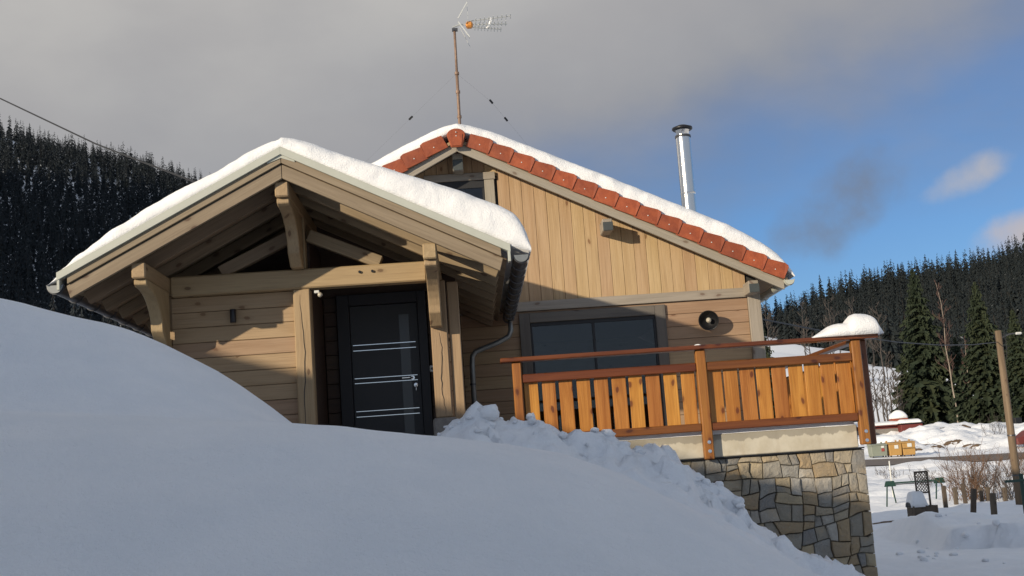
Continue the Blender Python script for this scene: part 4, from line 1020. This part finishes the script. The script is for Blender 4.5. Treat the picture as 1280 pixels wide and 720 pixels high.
def place_trees(region, n, mind, hrange, crowns, labelf, group, matl, nind, name, skip=None, seed=1, maxl=60000):
    r = np.random.RandomState(seed); pts = []
    cell = {}
    CX, CY = region(r, n*6)
    if skip: kp = ~skip(CX, CY); CX, CY = CX[kp], CY[kp]
    for x, y in zip(CX.tolist(), CY.tolist()):
        if len(pts) >= n: break
        k = (int(x/mind), int(y/mind)); ok = True
        for a in (-1, 0, 1):
            for b in (-1, 0, 1):
                for q in cell.get((k[0]+a, k[1]+b), ()):
                    if (q[0]-x)**2+(q[1]-y)**2 < mind*mind: ok = False
        if not ok: continue
        cell.setdefault(k, []).append((x, y)); pts.append((x, y))
    P = np.array(pts); Z = H(P[:, 0], P[:, 1]); h = r.uniform(*hrange, len(P))
    h *= 1-.25*(r.rand(len(P)) < .3)
    if skip is None: pass
    vis = score_visible(P, Z, h); order = np.argsort(-vis)
    for q in order[:nind]:
        x, y = P[q]; lab = labelf(x, y)
        t_ = thing(name, (x, y, Z[q]), lab, 'tree', group); t_.rotation_euler = (0, 0, r.uniform(0, 6.28)); s_ = h[q]; w = s_*r.uniform(.85, 1.15); t_.scale = (w, w, s_)
        for me in (trunkM, crowns[r.randint(len(crowns))]):
            o = bpy.data.objects.new(me.name, me); COL.objects.link(o); o.parent = t_
    Vs, Fs, off = [], [], 0
    for q in order[nind:]:
        V, F = lodL[r.randint(len(lodL))]; a = r.uniform(0, 6.28); c_, s_ = math.cos(a), math.sin(a); w = h[q]*r.uniform(.85, 1.2)
        X = (V[:, 0]*c_-V[:, 1]*s_)*w+P[q, 0]; Y = (V[:, 0]*s_+V[:, 1]*c_)*w+P[q, 1]; Vs.append(np.stack([X, Y, V[:, 2]*h[q]+Z[q]], -1)); Fs.append(F+off); off += len(V)
    if Vs:
        o = put(bpy.data.objects.new(group.split(' ')[0]+'_forest', fast_mesh('forest', np.vstack(Vs), np.vstack(Fs), matl)))
        o.name = 'spruce_forest'; tag(o, kind='stuff', label='dense far spruce forest filling the '+('left' if x < 0 else 'right')+' hillside', cat='forest')
def score_visible(P, Z, h):
    """how large a tree shows: near ones and ones standing free against the sky score high"""
    a = np.arctan2(P[:, 0], P[:, 1]); d = np.hypot(P[:, 0], P[:, 1]); e = (Z+h)/d; size = h/d
    ao = np.round(a/.006).astype(int); best = {}
    for i in np.argsort(d):
        k = ao[i]; b = best.get(k, -9); best[k] = max(b, e[i]); size[i] *= np.clip((e[i]-b)/(h[i]/d[i])*1.5, .02, 1)
    inview = ((a > -.385) & (a < -.205)) | ((a > .215) & (a < .45))
    return size*np.where(inview, 1, .05)
def regL(r, n):
    y = 190+r.rand(n)**.8*760; a = -.44+.28*r.rand(n); return a*y, y
def regR(r, n):
    y = 250+r.rand(n)**.7*510; a = .17+.31*r.rand(n); return a*y, y
def clearing(x, y):
    # open snowy meadow with a few bare trees, low on the right-hand hill
    return ((y < 330) & (x < 84)) | ((y < 560) & (x < 122+.05*(y-330)+10*np.sin(y*.05)))
place_trees(regL, 4300, 4.6, (11, 21), crownL, lambda x, y: 'dark frosted spruce standing in the forest on the left hillside', 'spruces on the left hillside', M_FIRL, 150, 'spruce_tree', seed=3)
place_trees(regR, 3600, 4.3, (11, 20), crownR, lambda x, y: 'dark spruce standing in the forest on the right hillside', 'spruces on the right hillside', M_FIRR, 150, 'spruce_tree', clearing, seed=4)

def near_spruce(px, pytop, pybase, Y, label, seed, R0=.16, gap=.12, dark=None):
    b = at(px, pybase, Y); b.z = gz(b.x, Y); t_ = at(px, pytop, Y); hgt = t_.z-b.z
    T = thing('spruce_tree', (b.x, b.y, b.z), label, 'tree', 'spruces standing beyond the road')
    V, F = conifer_arrays(seed, 64, 17, 5, .42, R0, gap=gap, ragged=.36)
    V = V*hgt; o = bpy.data.objects.new('crown', fast_mesh('crown', V, F, M_FIRN)); COL.objects.link(o); o.parent = T
    o = bpy.data.objects.new('trunk', fast_mesh('trunk', TV*np.array([hgt*1.2, hgt*1.2, hgt]), TF, M_BARK)); COL.objects.link(o); o.parent = T
    T.rotation_euler = (0, 0, seed*.7); return T
near_spruce(1163, 334, 530, 150, 'tall dark spruce left of the two slim bare birches beyond the road', 501, .235)
near_spruce(1240, 350, 530, 140, 'tall olive spruce right behind the wooden utility pole', 502, .25)
near_spruce(1283, 385, 528, 132, 'spruce cut off by the right edge of the photo beyond the road', 503, .25)
near_spruce(1206, 420, 528, 158, 'shorter spruce between the two tall ones beyond the road', 504, .23)
near_spruce(1135, 452, 520, 172, 'small spruce at the left foot of the tallest dark spruce', 505, .25)
near_spruce(958, 405, 470, 118, 'spruce tip showing just beside the right house corner', 506, .2)

def branch_tree(name, base, hgt, label, cat, group, seed, m_tr, m_tw, spread=.35, nl=16, depth=3, r0=None, lean=0., start=.3, twigr=.012, up=.6):
    r = random.Random(seed); T = thing(name, base, label, cat, group); B = Vector(base); tr = MB(); tw = MB(); r0 = r0 or hgt*.011
    n = 7; pts = []; 
    for i in range(n+1): pts.append(Vector((lean*hgt*(i/n)**1.3+r.uniform(-1, 1)*.012*hgt*(i > 0), r.uniform(-1, 1)*.012*hgt*(i > 0), hgt*i/n)))
    tr.tube(pts, [r0*(1-.85*i/n) for i in range(n+1)], 6)
    def br(p, d, L, rad, dep):
        k = 3 if dep else 2; q = [p]; dd = d.copy()
        for i in range(k):
            dd = (dd+Vector((r.uniform(-.25, .25), r.uniform(-.25, .25), r.uniform(-.05, .28)))).normalized(); q.append(q[-1]+dd*L/k)
        tw.tube(q, [rad*(1-.6*i/k) for i in range(k+1)], 3, False)
        if dep:
            for _ in range(r.choice((3, 4, 4))):
                f = r.uniform(.3, 1); b_ = q[min(k, int(f*k))]; nd = (dd+Vector((r.uniform(-1, 1), r.uniform(-1, 1), r.uniform(-.2, .8)))*.75).normalized(); br(b_, nd, L*r.uniform(.4, .62), max(rad*.5, twigr*.5), dep-1)
    for i in range(nl):
        f = start+(1-start)*(i+r.random())/nl; s = f*n; k = min(n-1, int(s)); p = pts[k].lerp(pts[k+1], s-k); a = r.uniform(0, 6.28)
        d = Vector((math.cos(a), math.sin(a), up+r.uniform(-.2, .4))).normalized(); br(p, d, hgt*spread*(1.05-f*.75)*r.uniform(.7, 1.1), max(r0*(1-f)*.5, twigr), depth-1)
    o = bpy.data.objects.new('trunk', mesh_of('trunk', tr.v, tr.f, m_tr)); COL.objects.link(o); o.parent = T
    o = bpy.data.objects.new('twigs', mesh_of('twigs', tw.v, tw.f, m_tw)); COL.objects.link(o); o.parent = T
    return T
def btree(px, top, base, Y, label, seed, tr=None, tw=None, group=None, **k):
    b = at(px, base, Y); z = gz(b.x, Y); t_ = at(px, top, Y); return branch_tree('bare_tree', (b.x, Y, z), t_.z-z, label, 'tree', group, seed, tr or M_BARE, tw or M_BARE, **k)
btree(1197, 352, 528, 142, 'slim pale birch with reddish twigs between the two tall spruces', 1, M_BRCT, M_BIRCH, spread=.16, nl=22, lean=-.03, r0=.11, start=.35, up=1.1, twigr=.05)
btree(1214, 425, 528, 141, 'short pale forked birch just right of the slim tall birch', 2, M_BRCT, M_BIRCH, spread=.2, nl=16, lean=.04, r0=.11, up=1.1, twigr=.045)
ORD = 'first second third fourth fifth sixth seventh eighth ninth tenth eleventh twelfth thirteenth fourteenth fifteenth sixteenth'.split()
bl = [(1098, 455, 150), (1106, 462, 165), (1116, 440, 155), (1126, 468, 148), (1092, 470, 158), (1133, 470, 160), (1110, 478, 145), (1122, 455, 170)]
for i, (px, top, Y) in enumerate(sorted(bl)): btree(px, top, 524, Y, ORD[i]+' bare brown tree from the right balcony post towards the tall spruce', 10+i, group='bare trees left of the tall spruce', spread=.3, nl=15, r0=.14, twigr=.05)
bl = [(1003, 400, 320), (1032, 380, 330), (1045, 390, 300), (1058, 384, 320), (1072, 395, 310), (1086, 388, 330), (960, 418, 250), (1010, 425, 235), (1040, 425, 240), (1070, 428, 230), (1100, 425, 240)]
for i, (px, top, Y) in enumerate(sorted(bl)):
    b = at(px, top, Y); z = gz(b.x, Y); hh = 13+3*math.sin(i*2.1)
    branch_tree('bare_tree', (b.x, Y, z-.3), hh, ORD[i]+' bare greyish tree from the house corner along the far snowy clearing', 'tree', 'bare trees by the hillside clearing', 40+i, M_BARE, M_BARE, spread=.32, nl=14, r0=.16, twigr=.055)

# ------------------------------------------------------------------ yard, bins, shed
def G(px, py, Y): p = at(px, py, Y); p.z = gz(p.x, Y); return p
b = G(1118, 535, 128); shx0, shx1 = at(1085, 530, 128).x-1.5, at(1131, 530, 128).x; zt_ = at(1110, 533, 128).z
sh = thing('red_shed', ((shx0+shx1)/2, 130, b.z), 'low dark red shed with a snow covered roof beyond the bins', 'shed')
cbox('wall', shx0, shx1, 128, 132.5, b.z-1, zt_, M_RED, sh, .04)
cbox('plinth', shx0-.05, shx1-.4, 127.9, 127.99, b.z-1, b.z+.25, M_CONCB, sh, .02)
prism('roof', [(shx0-.4, zt_+.02), (shx1+.3, zt_+.02), (shx1+.3, zt_+.14), (shx0-.4, zt_+.14)], 127.6, 133, M_RED, sh, .02)
for k in range(4): cbox('window', shx0+1+1.1*k, shx0+1.6+1.1*k, 127.95, 127.999, zt_-.75, zt_-.3, M_FRAME, sh, .02)
blob('shed_roof_snow', shx0-.4, shx1+.3, 127.5, 133.1, zt_+.14, lambda q: .40*min(1, q*12, (1-q)*12)+.03, 'snow lying on the low red shed roof', seed=14)
cx_ = at(1124, 525, 129).x; ch = cbox('chimney', cx_-.75, cx_+.75, 128.4, 130, zt_+.1, zt_+.75, plain('shed_chimney', (.25, .06, .03), .7, 0., .3), sh, .03)
blob('chimney_snow', cx_-.8, cx_+.8, 128.3, 130.1, zt_+.75, lambda q: .85*math.sin(math.pi*min(1, max(0, q)))**.45+.02, 'round snow cap on the chimney of the red shed', seed=15, n=20)
sx = at(1139, 530, 127).x; sa = thing('small_red_shed', (sx, 127.5, gz(sx, 127.5)), 'small dark lean-to shed right of the low red shed', 'shed')
zz_ = gz(sx, 127.5); cbox('wall', sx-1.1, sx+1.1, 126.8, 128.6, zz_-.5, zz_+.9, M_RED, sa, .03); cbox('roof', sx-1.25, sx+1.25, 126.6, 128.8, zz_+.91, zz_+1.0, M_BLACK, sa, .02)
blob('lean_to_snow', sx-1.2, sx+1.2, 126.6, 128.8, zz_+1.0, lambda q: .38*min(1, q*8, (1-q)*8)+.03, 'snow on the small dark lean-to roof', seed=16, n=20)
def bin_(px, w, hgt, m_, label, group=None, Y=98.):
    p = at(px, 560, Y); z = gz(p.x, Y)+.02; T = thing('waste_bin', (p.x, Y, z), label, 'waste bin', group)
    z1 = z+hgt; x0, x1 = p.x-w/2, p.x+w/2
    body = [(x0+.05, z+.10), (x1-.05, z+.10), (x1, z1-.14), (x0, z1-.14)]
    prism('body', body, Y, Y+.95, m_, T, .03)
    prism('lid', [(Y-.04, z1-.135), (Y+.98, z1-.135), (Y+.98, z1+.05), (Y+.6, z1+.04), (Y-.04, z1-.05)], x0-.02, x1+.02, m_, T, .02, 'YZ')
    for sx_ in (x0+.14, x1-.14):
        for yy_ in (Y+.15, Y+.8): MB().lathe([(0, -.03), (.09, -.03), (.09, .03), (0, .03)], (sx_, yy_, z+.08), (1, 0, 0), 12).build('wheel', M_BLACK, T)
        cbox('lid_hinge', sx_-.06, sx_+.06, Y+.88, Y+1.0, z1+.03, z1+.16, m_, T, .01)
    return T, x0, x1, z, z1
T, x0, x1, z, z1 = bin_(1092.5+6.5, 1.28, 1.05, M_GRN, 'grey green waste bin left of the two yellow bins by the road')
cbox('sticker', x1-.48, x1-.26, 97.955, 97.995, z+.45, z+.68, plain('bin_sticker', (.28, .05, .04), .5), T, .004); cbox('sticker', x1-.48, x1-.26, 97.955, 97.995, z+.72, z+.88, M_PLAST, T, .004)
T, x0, x1, z, z1 = bin_(1119.5, 1.02, 1.12, M_YEL, 'left one of the two yellow waste bins by the road')
cbox('sticker', x0+.42, x0+.72, 97.955, 97.995, z+.62, z+.90, M_PLAST, T, .004)
T, x0, x1, z, z1 = bin_(1136.5, 1.02, 1.16, M_YEL, 'right one of the two yellow waste bins by the road')
cbox('sticker', x0+.38, x0+.72, 97.955, 97.995, z+.72, z+1.0, M_PLAST, T, .004); cbox('lid_seam', x0, x1, 97.96, 97.997, z+.60, z+.63, M_BLACK, T, .002)
# red car roof peeking at the right edge behind the pole
p = at(1278, 566, 100); zc = gz(p.x, 100)
car = thing('parked_car', (p.x+1.4, 100, zc), 'dark red parked car cut by the right edge beside the pole', 'car')
cz = zc-.1
prism('body', [(p.x-.6, cz+.3), (p.x+3.5, cz+.3), (p.x+3.6, cz+.8), (p.x+2.9, cz+.95), (p.x+2.2, cz+1.42), (p.x+.6, cz+1.42), (p.x-.1, cz+.95), (p.x-.65, cz+.85)], 99.2, 100.9, M_RED, car, .06)
prism('side_window', [(p.x+.1, cz+.95), (p.x+2.6, cz+.95), (p.x+2.1, cz+1.34), (p.x+.7, cz+1.34)], 99.17, 99.195, M_FRAME, car, 0)
for xx in (p.x+.15, p.x+2.8):
    w_ = MB().lathe([(0, 0), (.2, 0), (.31, .01), (.31, .2), (0, .2)], (xx, 99.3, cz+.3), (0, -1, 0), 18).build('wheel', M_BLACK, car); MB().lathe([(0, .02), (.18, .015), (.18, 0)], (xx, 99.09, cz+.3), (0, -1, 0), 14).build('rim', M_ALU, w_)

# utility pole
b = G(1272, 606, 38); tp = at(1252.5, 413, 38)
pole = thing('utility_pole', tuple(b), 'weathered wooden utility pole with a small white lamp arm near the right edge', 'pole')
MB().tube([(0, 0, 0), (tp.z-b.z+.6, 0, 0)], [.125, .098], 14).build('pole_shaft', W_POLE, pole, Matrix.Translation((b.x, 38, b.z-.6)) @ Matrix(((0, 0, 1, 0), (0, 1, 0, 0), (1, 0, 0, 0), (0, 0, 0, 1))) @ Matrix.Scale(-1, 4, (0, 1, 0)), smooth=True)
bx = b.x
la = MB().tube([(bx+.08, 37.95, tp.z-.22), (bx+.30, 37.9, tp.z-.13), (bx+.52, 37.85, tp.z-.13)], .022, 6).build('lamp_arm', M_ZINC, pole)
vs, fs = bevelled(*(lambda m_: (m_.v, m_.f))(MB().box(bx+.46, bx+.66, 37.80, 37.92, tp.z-.17, tp.z-.10)), .03); obj('lamp_head', vs, fs, M_PLAST, la)
MB().tube([(bx+.1, 37.86, tp.z-.1), (bx+.14, 37.84, tp.z-.4), (bx+.1, 37.86, tp.z-.9)], .012, 5).build('pole_wire', M_CABLE, pole)
for z in (.9, 2.1): MB().lathe([(.118, -.02), (.128, -.02), (.128, .02), (.118, .02)], (bx, 38, b.z+z), (0, 0, 1), 14).build('band', M_ZINC, pole)
cbox('junction_box', bx+.14, bx+.34, 37.9, 38.1, b.z+2.45-.0, b.z+2.62, M_BLACK, pole, .01)
cbl = MB().tube([(3.93, 17.2, 1.95)]+[Vector((3.93, 17.2, 1.95)).lerp(Vector((bx-.08, 37.95, tp.z-.35)), f)-Vector((0, 0, .9*4*f*(1-f)*.25)) for f in (.2, .4, .6, .8)]+[(bx-.08, 37.95, tp.z-.35)], .013, 5).build('house_cable', M_CABLE)
tag(cbl, 'thin dark cable running from the right house corner to the wooden pole', 'cable')
# street side post-and-rail bits
def fpole(px, top, base, Y, lean, label):
    b_ = G(px, base, Y); t_ = at(px, top, Y); hgt = max(.5, t_.z-b_.z); T = thing('fence_post', tuple(b_), label, 'fence post', 'old wooden fence posts in the yard snow')
    beam('post_shaft', (b_.x, Y, b_.z-.3), (b_.x+lean, Y, b_.z+hgt), .13, .12, W_OLD, T, .015, up=(0, 1, 0)); return T
FP = [(1182, 607, 631, 42, .0, 'weathered fence post right beside the green swing frame'), (1195, 609, 630, 43, .03, 'fence post second from the green swing frame'),
      (1207, 604, 626, 44, -.03, 'fence post at the left side of the brown bush'), (1214, 611, 645, 34, .16, 'leaning fence post in front of the brown bush'),
      (1243, 616, 652, 31, .04, 'thick dark fence post right of the leaning one'), (1228, 610, 632, 45, 0., 'fence post half hidden inside the brown bush'), (1258, 612, 636, 44, .02, 'fence post between the brown bush and the utility pole'), (1236, 614, 634, 45, .05, 'thin fence post behind the thick dark one')]
for f in FP: fpole(*f)
# swing frame
b0 = G(1106, 628, 48); b1 = G(1178, 628, 48); zt_ = at(1140, 601, 48).z; za_, zb_ = at(1110, 603, 48).z, at(1176, 601, 48).z
sw = thing('swing_frame', ((b0.x+b1.x)/2, 48, b0.z), 'green metal swing frame with A shaped legs standing in the snow', 'swing frame')
xl, xr = at(1111, 600, 48).x, at(1173, 600, 48).x; zt_ = (za_+zb_)/2
MB().tube([(xl-.1, 48, zt_), (xr+.1, 48, zt_)], .03, 8).build('top_bar', M_GREEN, sw)
MB().tube([(xl, 48.12, zt_-.06), (xr, 48.12, zt_-.06)], .02, 6).build('second_bar', M_ZINC, sw)
for xx in (xl, xr):
    prism('corner_plate', [(xx-.22, zt_-.12), (xx+.24, zt_-.12), (xx+.17, zt_+.09), (xx-.15, zt_+.09)], 47.93, 47.96, M_GREEN, sw, .004)
    for s in (-1, 1): MB().tube([(xx+s*.12, 48+s*.1, zt_-.05), (xx+s*.36, 48+s*.5, gz(xx+s*.36, 48+s*.5)-.1)], .028, 8).build('leg', M_GREEN, sw)
pm = G(1114, 599, 52); mp_ = MB().tube([(pm.x, 52, pm.z-.3), (pm.x, 52, at(1114, 576, 52).z)], .028, 8).build('snow_marker', M_PLAST); tag(mp_, 'thin pale marker stake rising above the left end of the swing frame', 'stake')
# planter with lattice
YP = 34.; b0 = at(1140, 650, YP); gzp = gz(b0.x+.35, YP); x0, x1 = at(1141, 640, YP).x, at(1172, 636, YP).x; zt_ = at(1155, 632.5, YP).z
pl = thing('planter_box', ((x0+x1)/2, YP, gzp), 'old wooden planter box with a lattice panel and a heap of snow', 'planter')
for k in range(3):
    h = (zt_-(gzp-.25))/3; cbox('front_board', x0, x1, YP-.03, YP, gzp-.25+h*k+.006, gzp-.25+h*(k+1), W_OLD, pl, .006); cbox('rear_board', x0, x1, YP+.42, YP+.45, gzp-.25+h*k+.006, gzp-.25+h*(k+1), W_OLD, pl, .006)
for xx in (x0, x1-.05, (x0+x1)/2): cbox('corner_batten', xx, xx+.05, YP-.05, YP-.031, gzp-.25, zt_+.01, W_OLD, pl, .004, 'Z')
for xx in (x0-.0, x1-.03): cbox('side_board', xx, xx+.03, YP+.001, YP+.419, gzp-.2, zt_, W_OLD, pl, .004, 'Y')
tx0, tx1 = at(1145, 600, YP+.2).x, at(1159, 600, YP+.2).x; tz0, tz1 = at(1150, 634, YP).z, at(1150, 589, YP).z; yl = YP+.22
lat = cbox('lattice_frame', tx0-.03, tx0+.01, yl, yl+.03, tz0, tz1, W_OLD, pl, .004, 'Z'); cbox('lattice_frame', tx1, tx1+.05, yl, yl+.03, tz0-.3, tz1, W_OLD, pl, .004, 'Z')
cbox('lattice_frame', tx0+.011, tx1-.001, yl, yl+.03, tz1-.05, tz1, W_OLD, pl, .004); cbox('lattice_frame', tx0+.011, tx1-.001, yl, yl+.03, tz0+.35, tz0+.39, W_OLD, pl, .004)
lw = MB(); wv = tx1-tx0; hv = tz1-tz0-.4; 
for s in (-1, 1):
    k = -3
    while k < 9:
        pa = []; za0 = tz0+.38+k*hv/6
        a0, b0_ = (tx0, za0), (tx1, za0+wv*1.2)
        if s < 0: a0, b0_ = (tx0, za0+wv*1.2), (tx1, za0)
        def clipz(p, q):
            t0, t1 = 0., 1.
            for lim, sg in ((tz0+.38, 1), (tz1-.04, -1)):
                dp, dq = (p[1]-lim)*sg, (q[1]-lim)*sg
                if dp < 0 and dq < 0: return None
                if dp < 0: t0 = max(t0, dp/(dp-dq))
                if dq < 0: t1 = min(t1, dp/(dp-dq))
            return t0, t1
        r_ = clipz(a0, b0_)
        if r_ and r_[1] > r_[0]:
            A = Vector((a0[0], yl+.012+.006*s, a0[1])); B = Vector((b0_[0], yl+.012+.006*s, b0_[1])); lw.tube([A.lerp(B, r_[0]), A.lerp(B, r_[1])], .012, 4)
        k += 1
lw.build('lattice_slats', W_OLD, lat)['kind'] = 'stuff'
blob('planter_snow', x0-.03, x0+(x1-x0)*.68, YP-.05, YP+.5, zt_-.02, lambda q: .40*min(1, q*5+.3, (1-q)*4+.1)+.02, 'heap of snow on the left half of the planter box', seed=17, n=24)
# green frame at the right edge
gp = at(1277, 600, 29); gzz_ = gz(gp.x, 29); gf = thing('green_metal_frame', (gp.x, 29, gzz_), 'dark green metal post with a level bar at the right edge', 'frame')
MB().tube([(gp.x, 29, gzz_-.4), (gp.x, 29, at(1275, 592, 29).z)], .05, 8).build('post', M_GREEN, gf)
MB().tube([(at(1254, 602, 29).x, 28.9, at(1254, 602, 29).z), (gp.x+.9, 28.9, at(1254, 602, 29).z)], .032, 6).build('level_bar', M_GREEN, gf)
# bush of bare stems
def bush(px, base, Y, wpx, hpx, n, label, seed, m_):
    r = random.Random(seed); b_ = G(px, base, Y); T = thing('bare_bush', tuple(b_), label, 'bush'); m = MB(); sc = Y/1574.
    for i in range(n):
        x0 = r.gauss(0, wpx*.16)*sc; y0 = r.uniform(-.8, .8); z0 = gz(b_.x+x0, Y+y0)-b_.z; L = hpx*sc*r.uniform(.45, 1.0); a = r.gauss(0, .42); p = Vector((x0, y0, z0-.05)); d = Vector((math.sin(a), r.gauss(0, .3), math.cos(a))).normalized(); pts = [p]
        for k in range(4): d = (d+Vector((r.gauss(0, .12), r.gauss(0, .12), .03))).normalized(); pts.append(pts[-1]+d*L/4)
        m.tube(pts, [.010, .009, .007, .005, .003], 3, False)
        for _ in range(5):
            k = r.randint(1, 3); q = pts[k].lerp(pts[k+1], r.random()); dd = (d+Vector((r.gauss(0, .5), r.gauss(0, .5), r.gauss(.1, .3)))).normalized(); e = q+dd*L*r.uniform(.15, .4)
            m.tube([q, e], [.007, .003], 3, False)
            if r.random() < .6: m.tube([q.lerp(e, .5), q.lerp(e, .5)+(dd+Vector((r.gauss(0, .6), r.gauss(0, .6), .2))).normalized()*L*.15], [.005, .003], 3, False)
    o = bpy.data.objects.new('stems', mesh_of('stems', m.v, m.f, m_)); COL.objects.link(o); o.parent = T; return T
M_BUSH = plain('russet_stems', (.115, .066, .040), .85, 0., .5, .8)
bush(1218, 628, 46, 80, 66, 130, 'dense russet brown bare bush behind the fence posts', 31, M_BUSH)
bush(1262, 632, 45, 60, 50, 60, 'darker bare bush around the foot of the utility pole', 32, M_BARE)
bush(1160, 612, 58, 60, 26, 26, 'sparse low twigs on the snow bank behind the swing frame', 33, M_BARE)
bush(1250, 560, 96.5+14, 60, 26, 40, 'low scrub on the snow bank across the road', 34, M_BARE)
bush(1112, 590, 70, 60, 14, 30, 'sparse dry stalks poking from the snow left of the marker stake', 35, M_BARE)
bush(1275, 590, 62, 50, 40, 60, 'pale tangled bush behind the utility pole', 36, M_BUSH)
def hit(px, py, y0, y1):
    Y = y0
    while Y < y1:
        p = at(px, py, Y)
        if p.z <= gz(p.x, Y): return p
        Y += .15 if y1 < 60 else .4
    return at(px, py, y1)
# bare earth patches where the plough scraped: thin mats draped on the snow
def patch(px, py, Y, w, d, seed, label):
    r = np.random.RandomState(seed); p = hit(px, py, Y*.8, Y*1.2); Y = p.y; n = 28; rr = .75+.45*np.array([vnoise(np.array([k*.45]), np.array([seed*1.]), 5)[0] for k in range(n)]); rr[-1] = (rr[0]+rr[-2])/2
    V = [(p.x, Y, gz(p.x, Y)+.02)]; F = []
    for j in (1, 2, 3, 4):
        for k in range(n):
            a = 2*math.pi*k/n; x, y = p.x+math.cos(a)*w/2*rr[k]*j/4, Y+math.sin(a)*d/2*rr[k]*j/4; V.append((x, y, gz(x, y)+(.02 if j < 4 else -.005)))
    F = [(0, 1+k, 1+(k+1) % n) for k in range(n)]+[(1+(j-1)*n+k, 1+j*n+k, 1+j*n+(k+1) % n, 1+(j-1)*n+(k+1) % n) for j in (1, 2, 3) for k in range(n)]
    o = obj('earth_patch', V, F, M_DIRT, smooth=True); return tag(o, kind='structure')
for q in ((1104, 654, 29., 1.0, .35),): patch(*q, int(q[0]), '')
for i, (px, py, Y, w, d) in enumerate(((1160, 556, 101, 2.6, 1.6), (1192, 553, 104, 2.2, 1.4), (1208, 556, 101, 3., 1.6), (1178, 560, 98.5, 2., 1.), (1207, 532, 118, 1.4, .8), (1178, 535, 116, .9, .6), (1215, 561, 98.5, 3, 1.2), (1146, 562, 98, 1.2, .9))): patch(px, py, Y, w, d, 60+i, '')
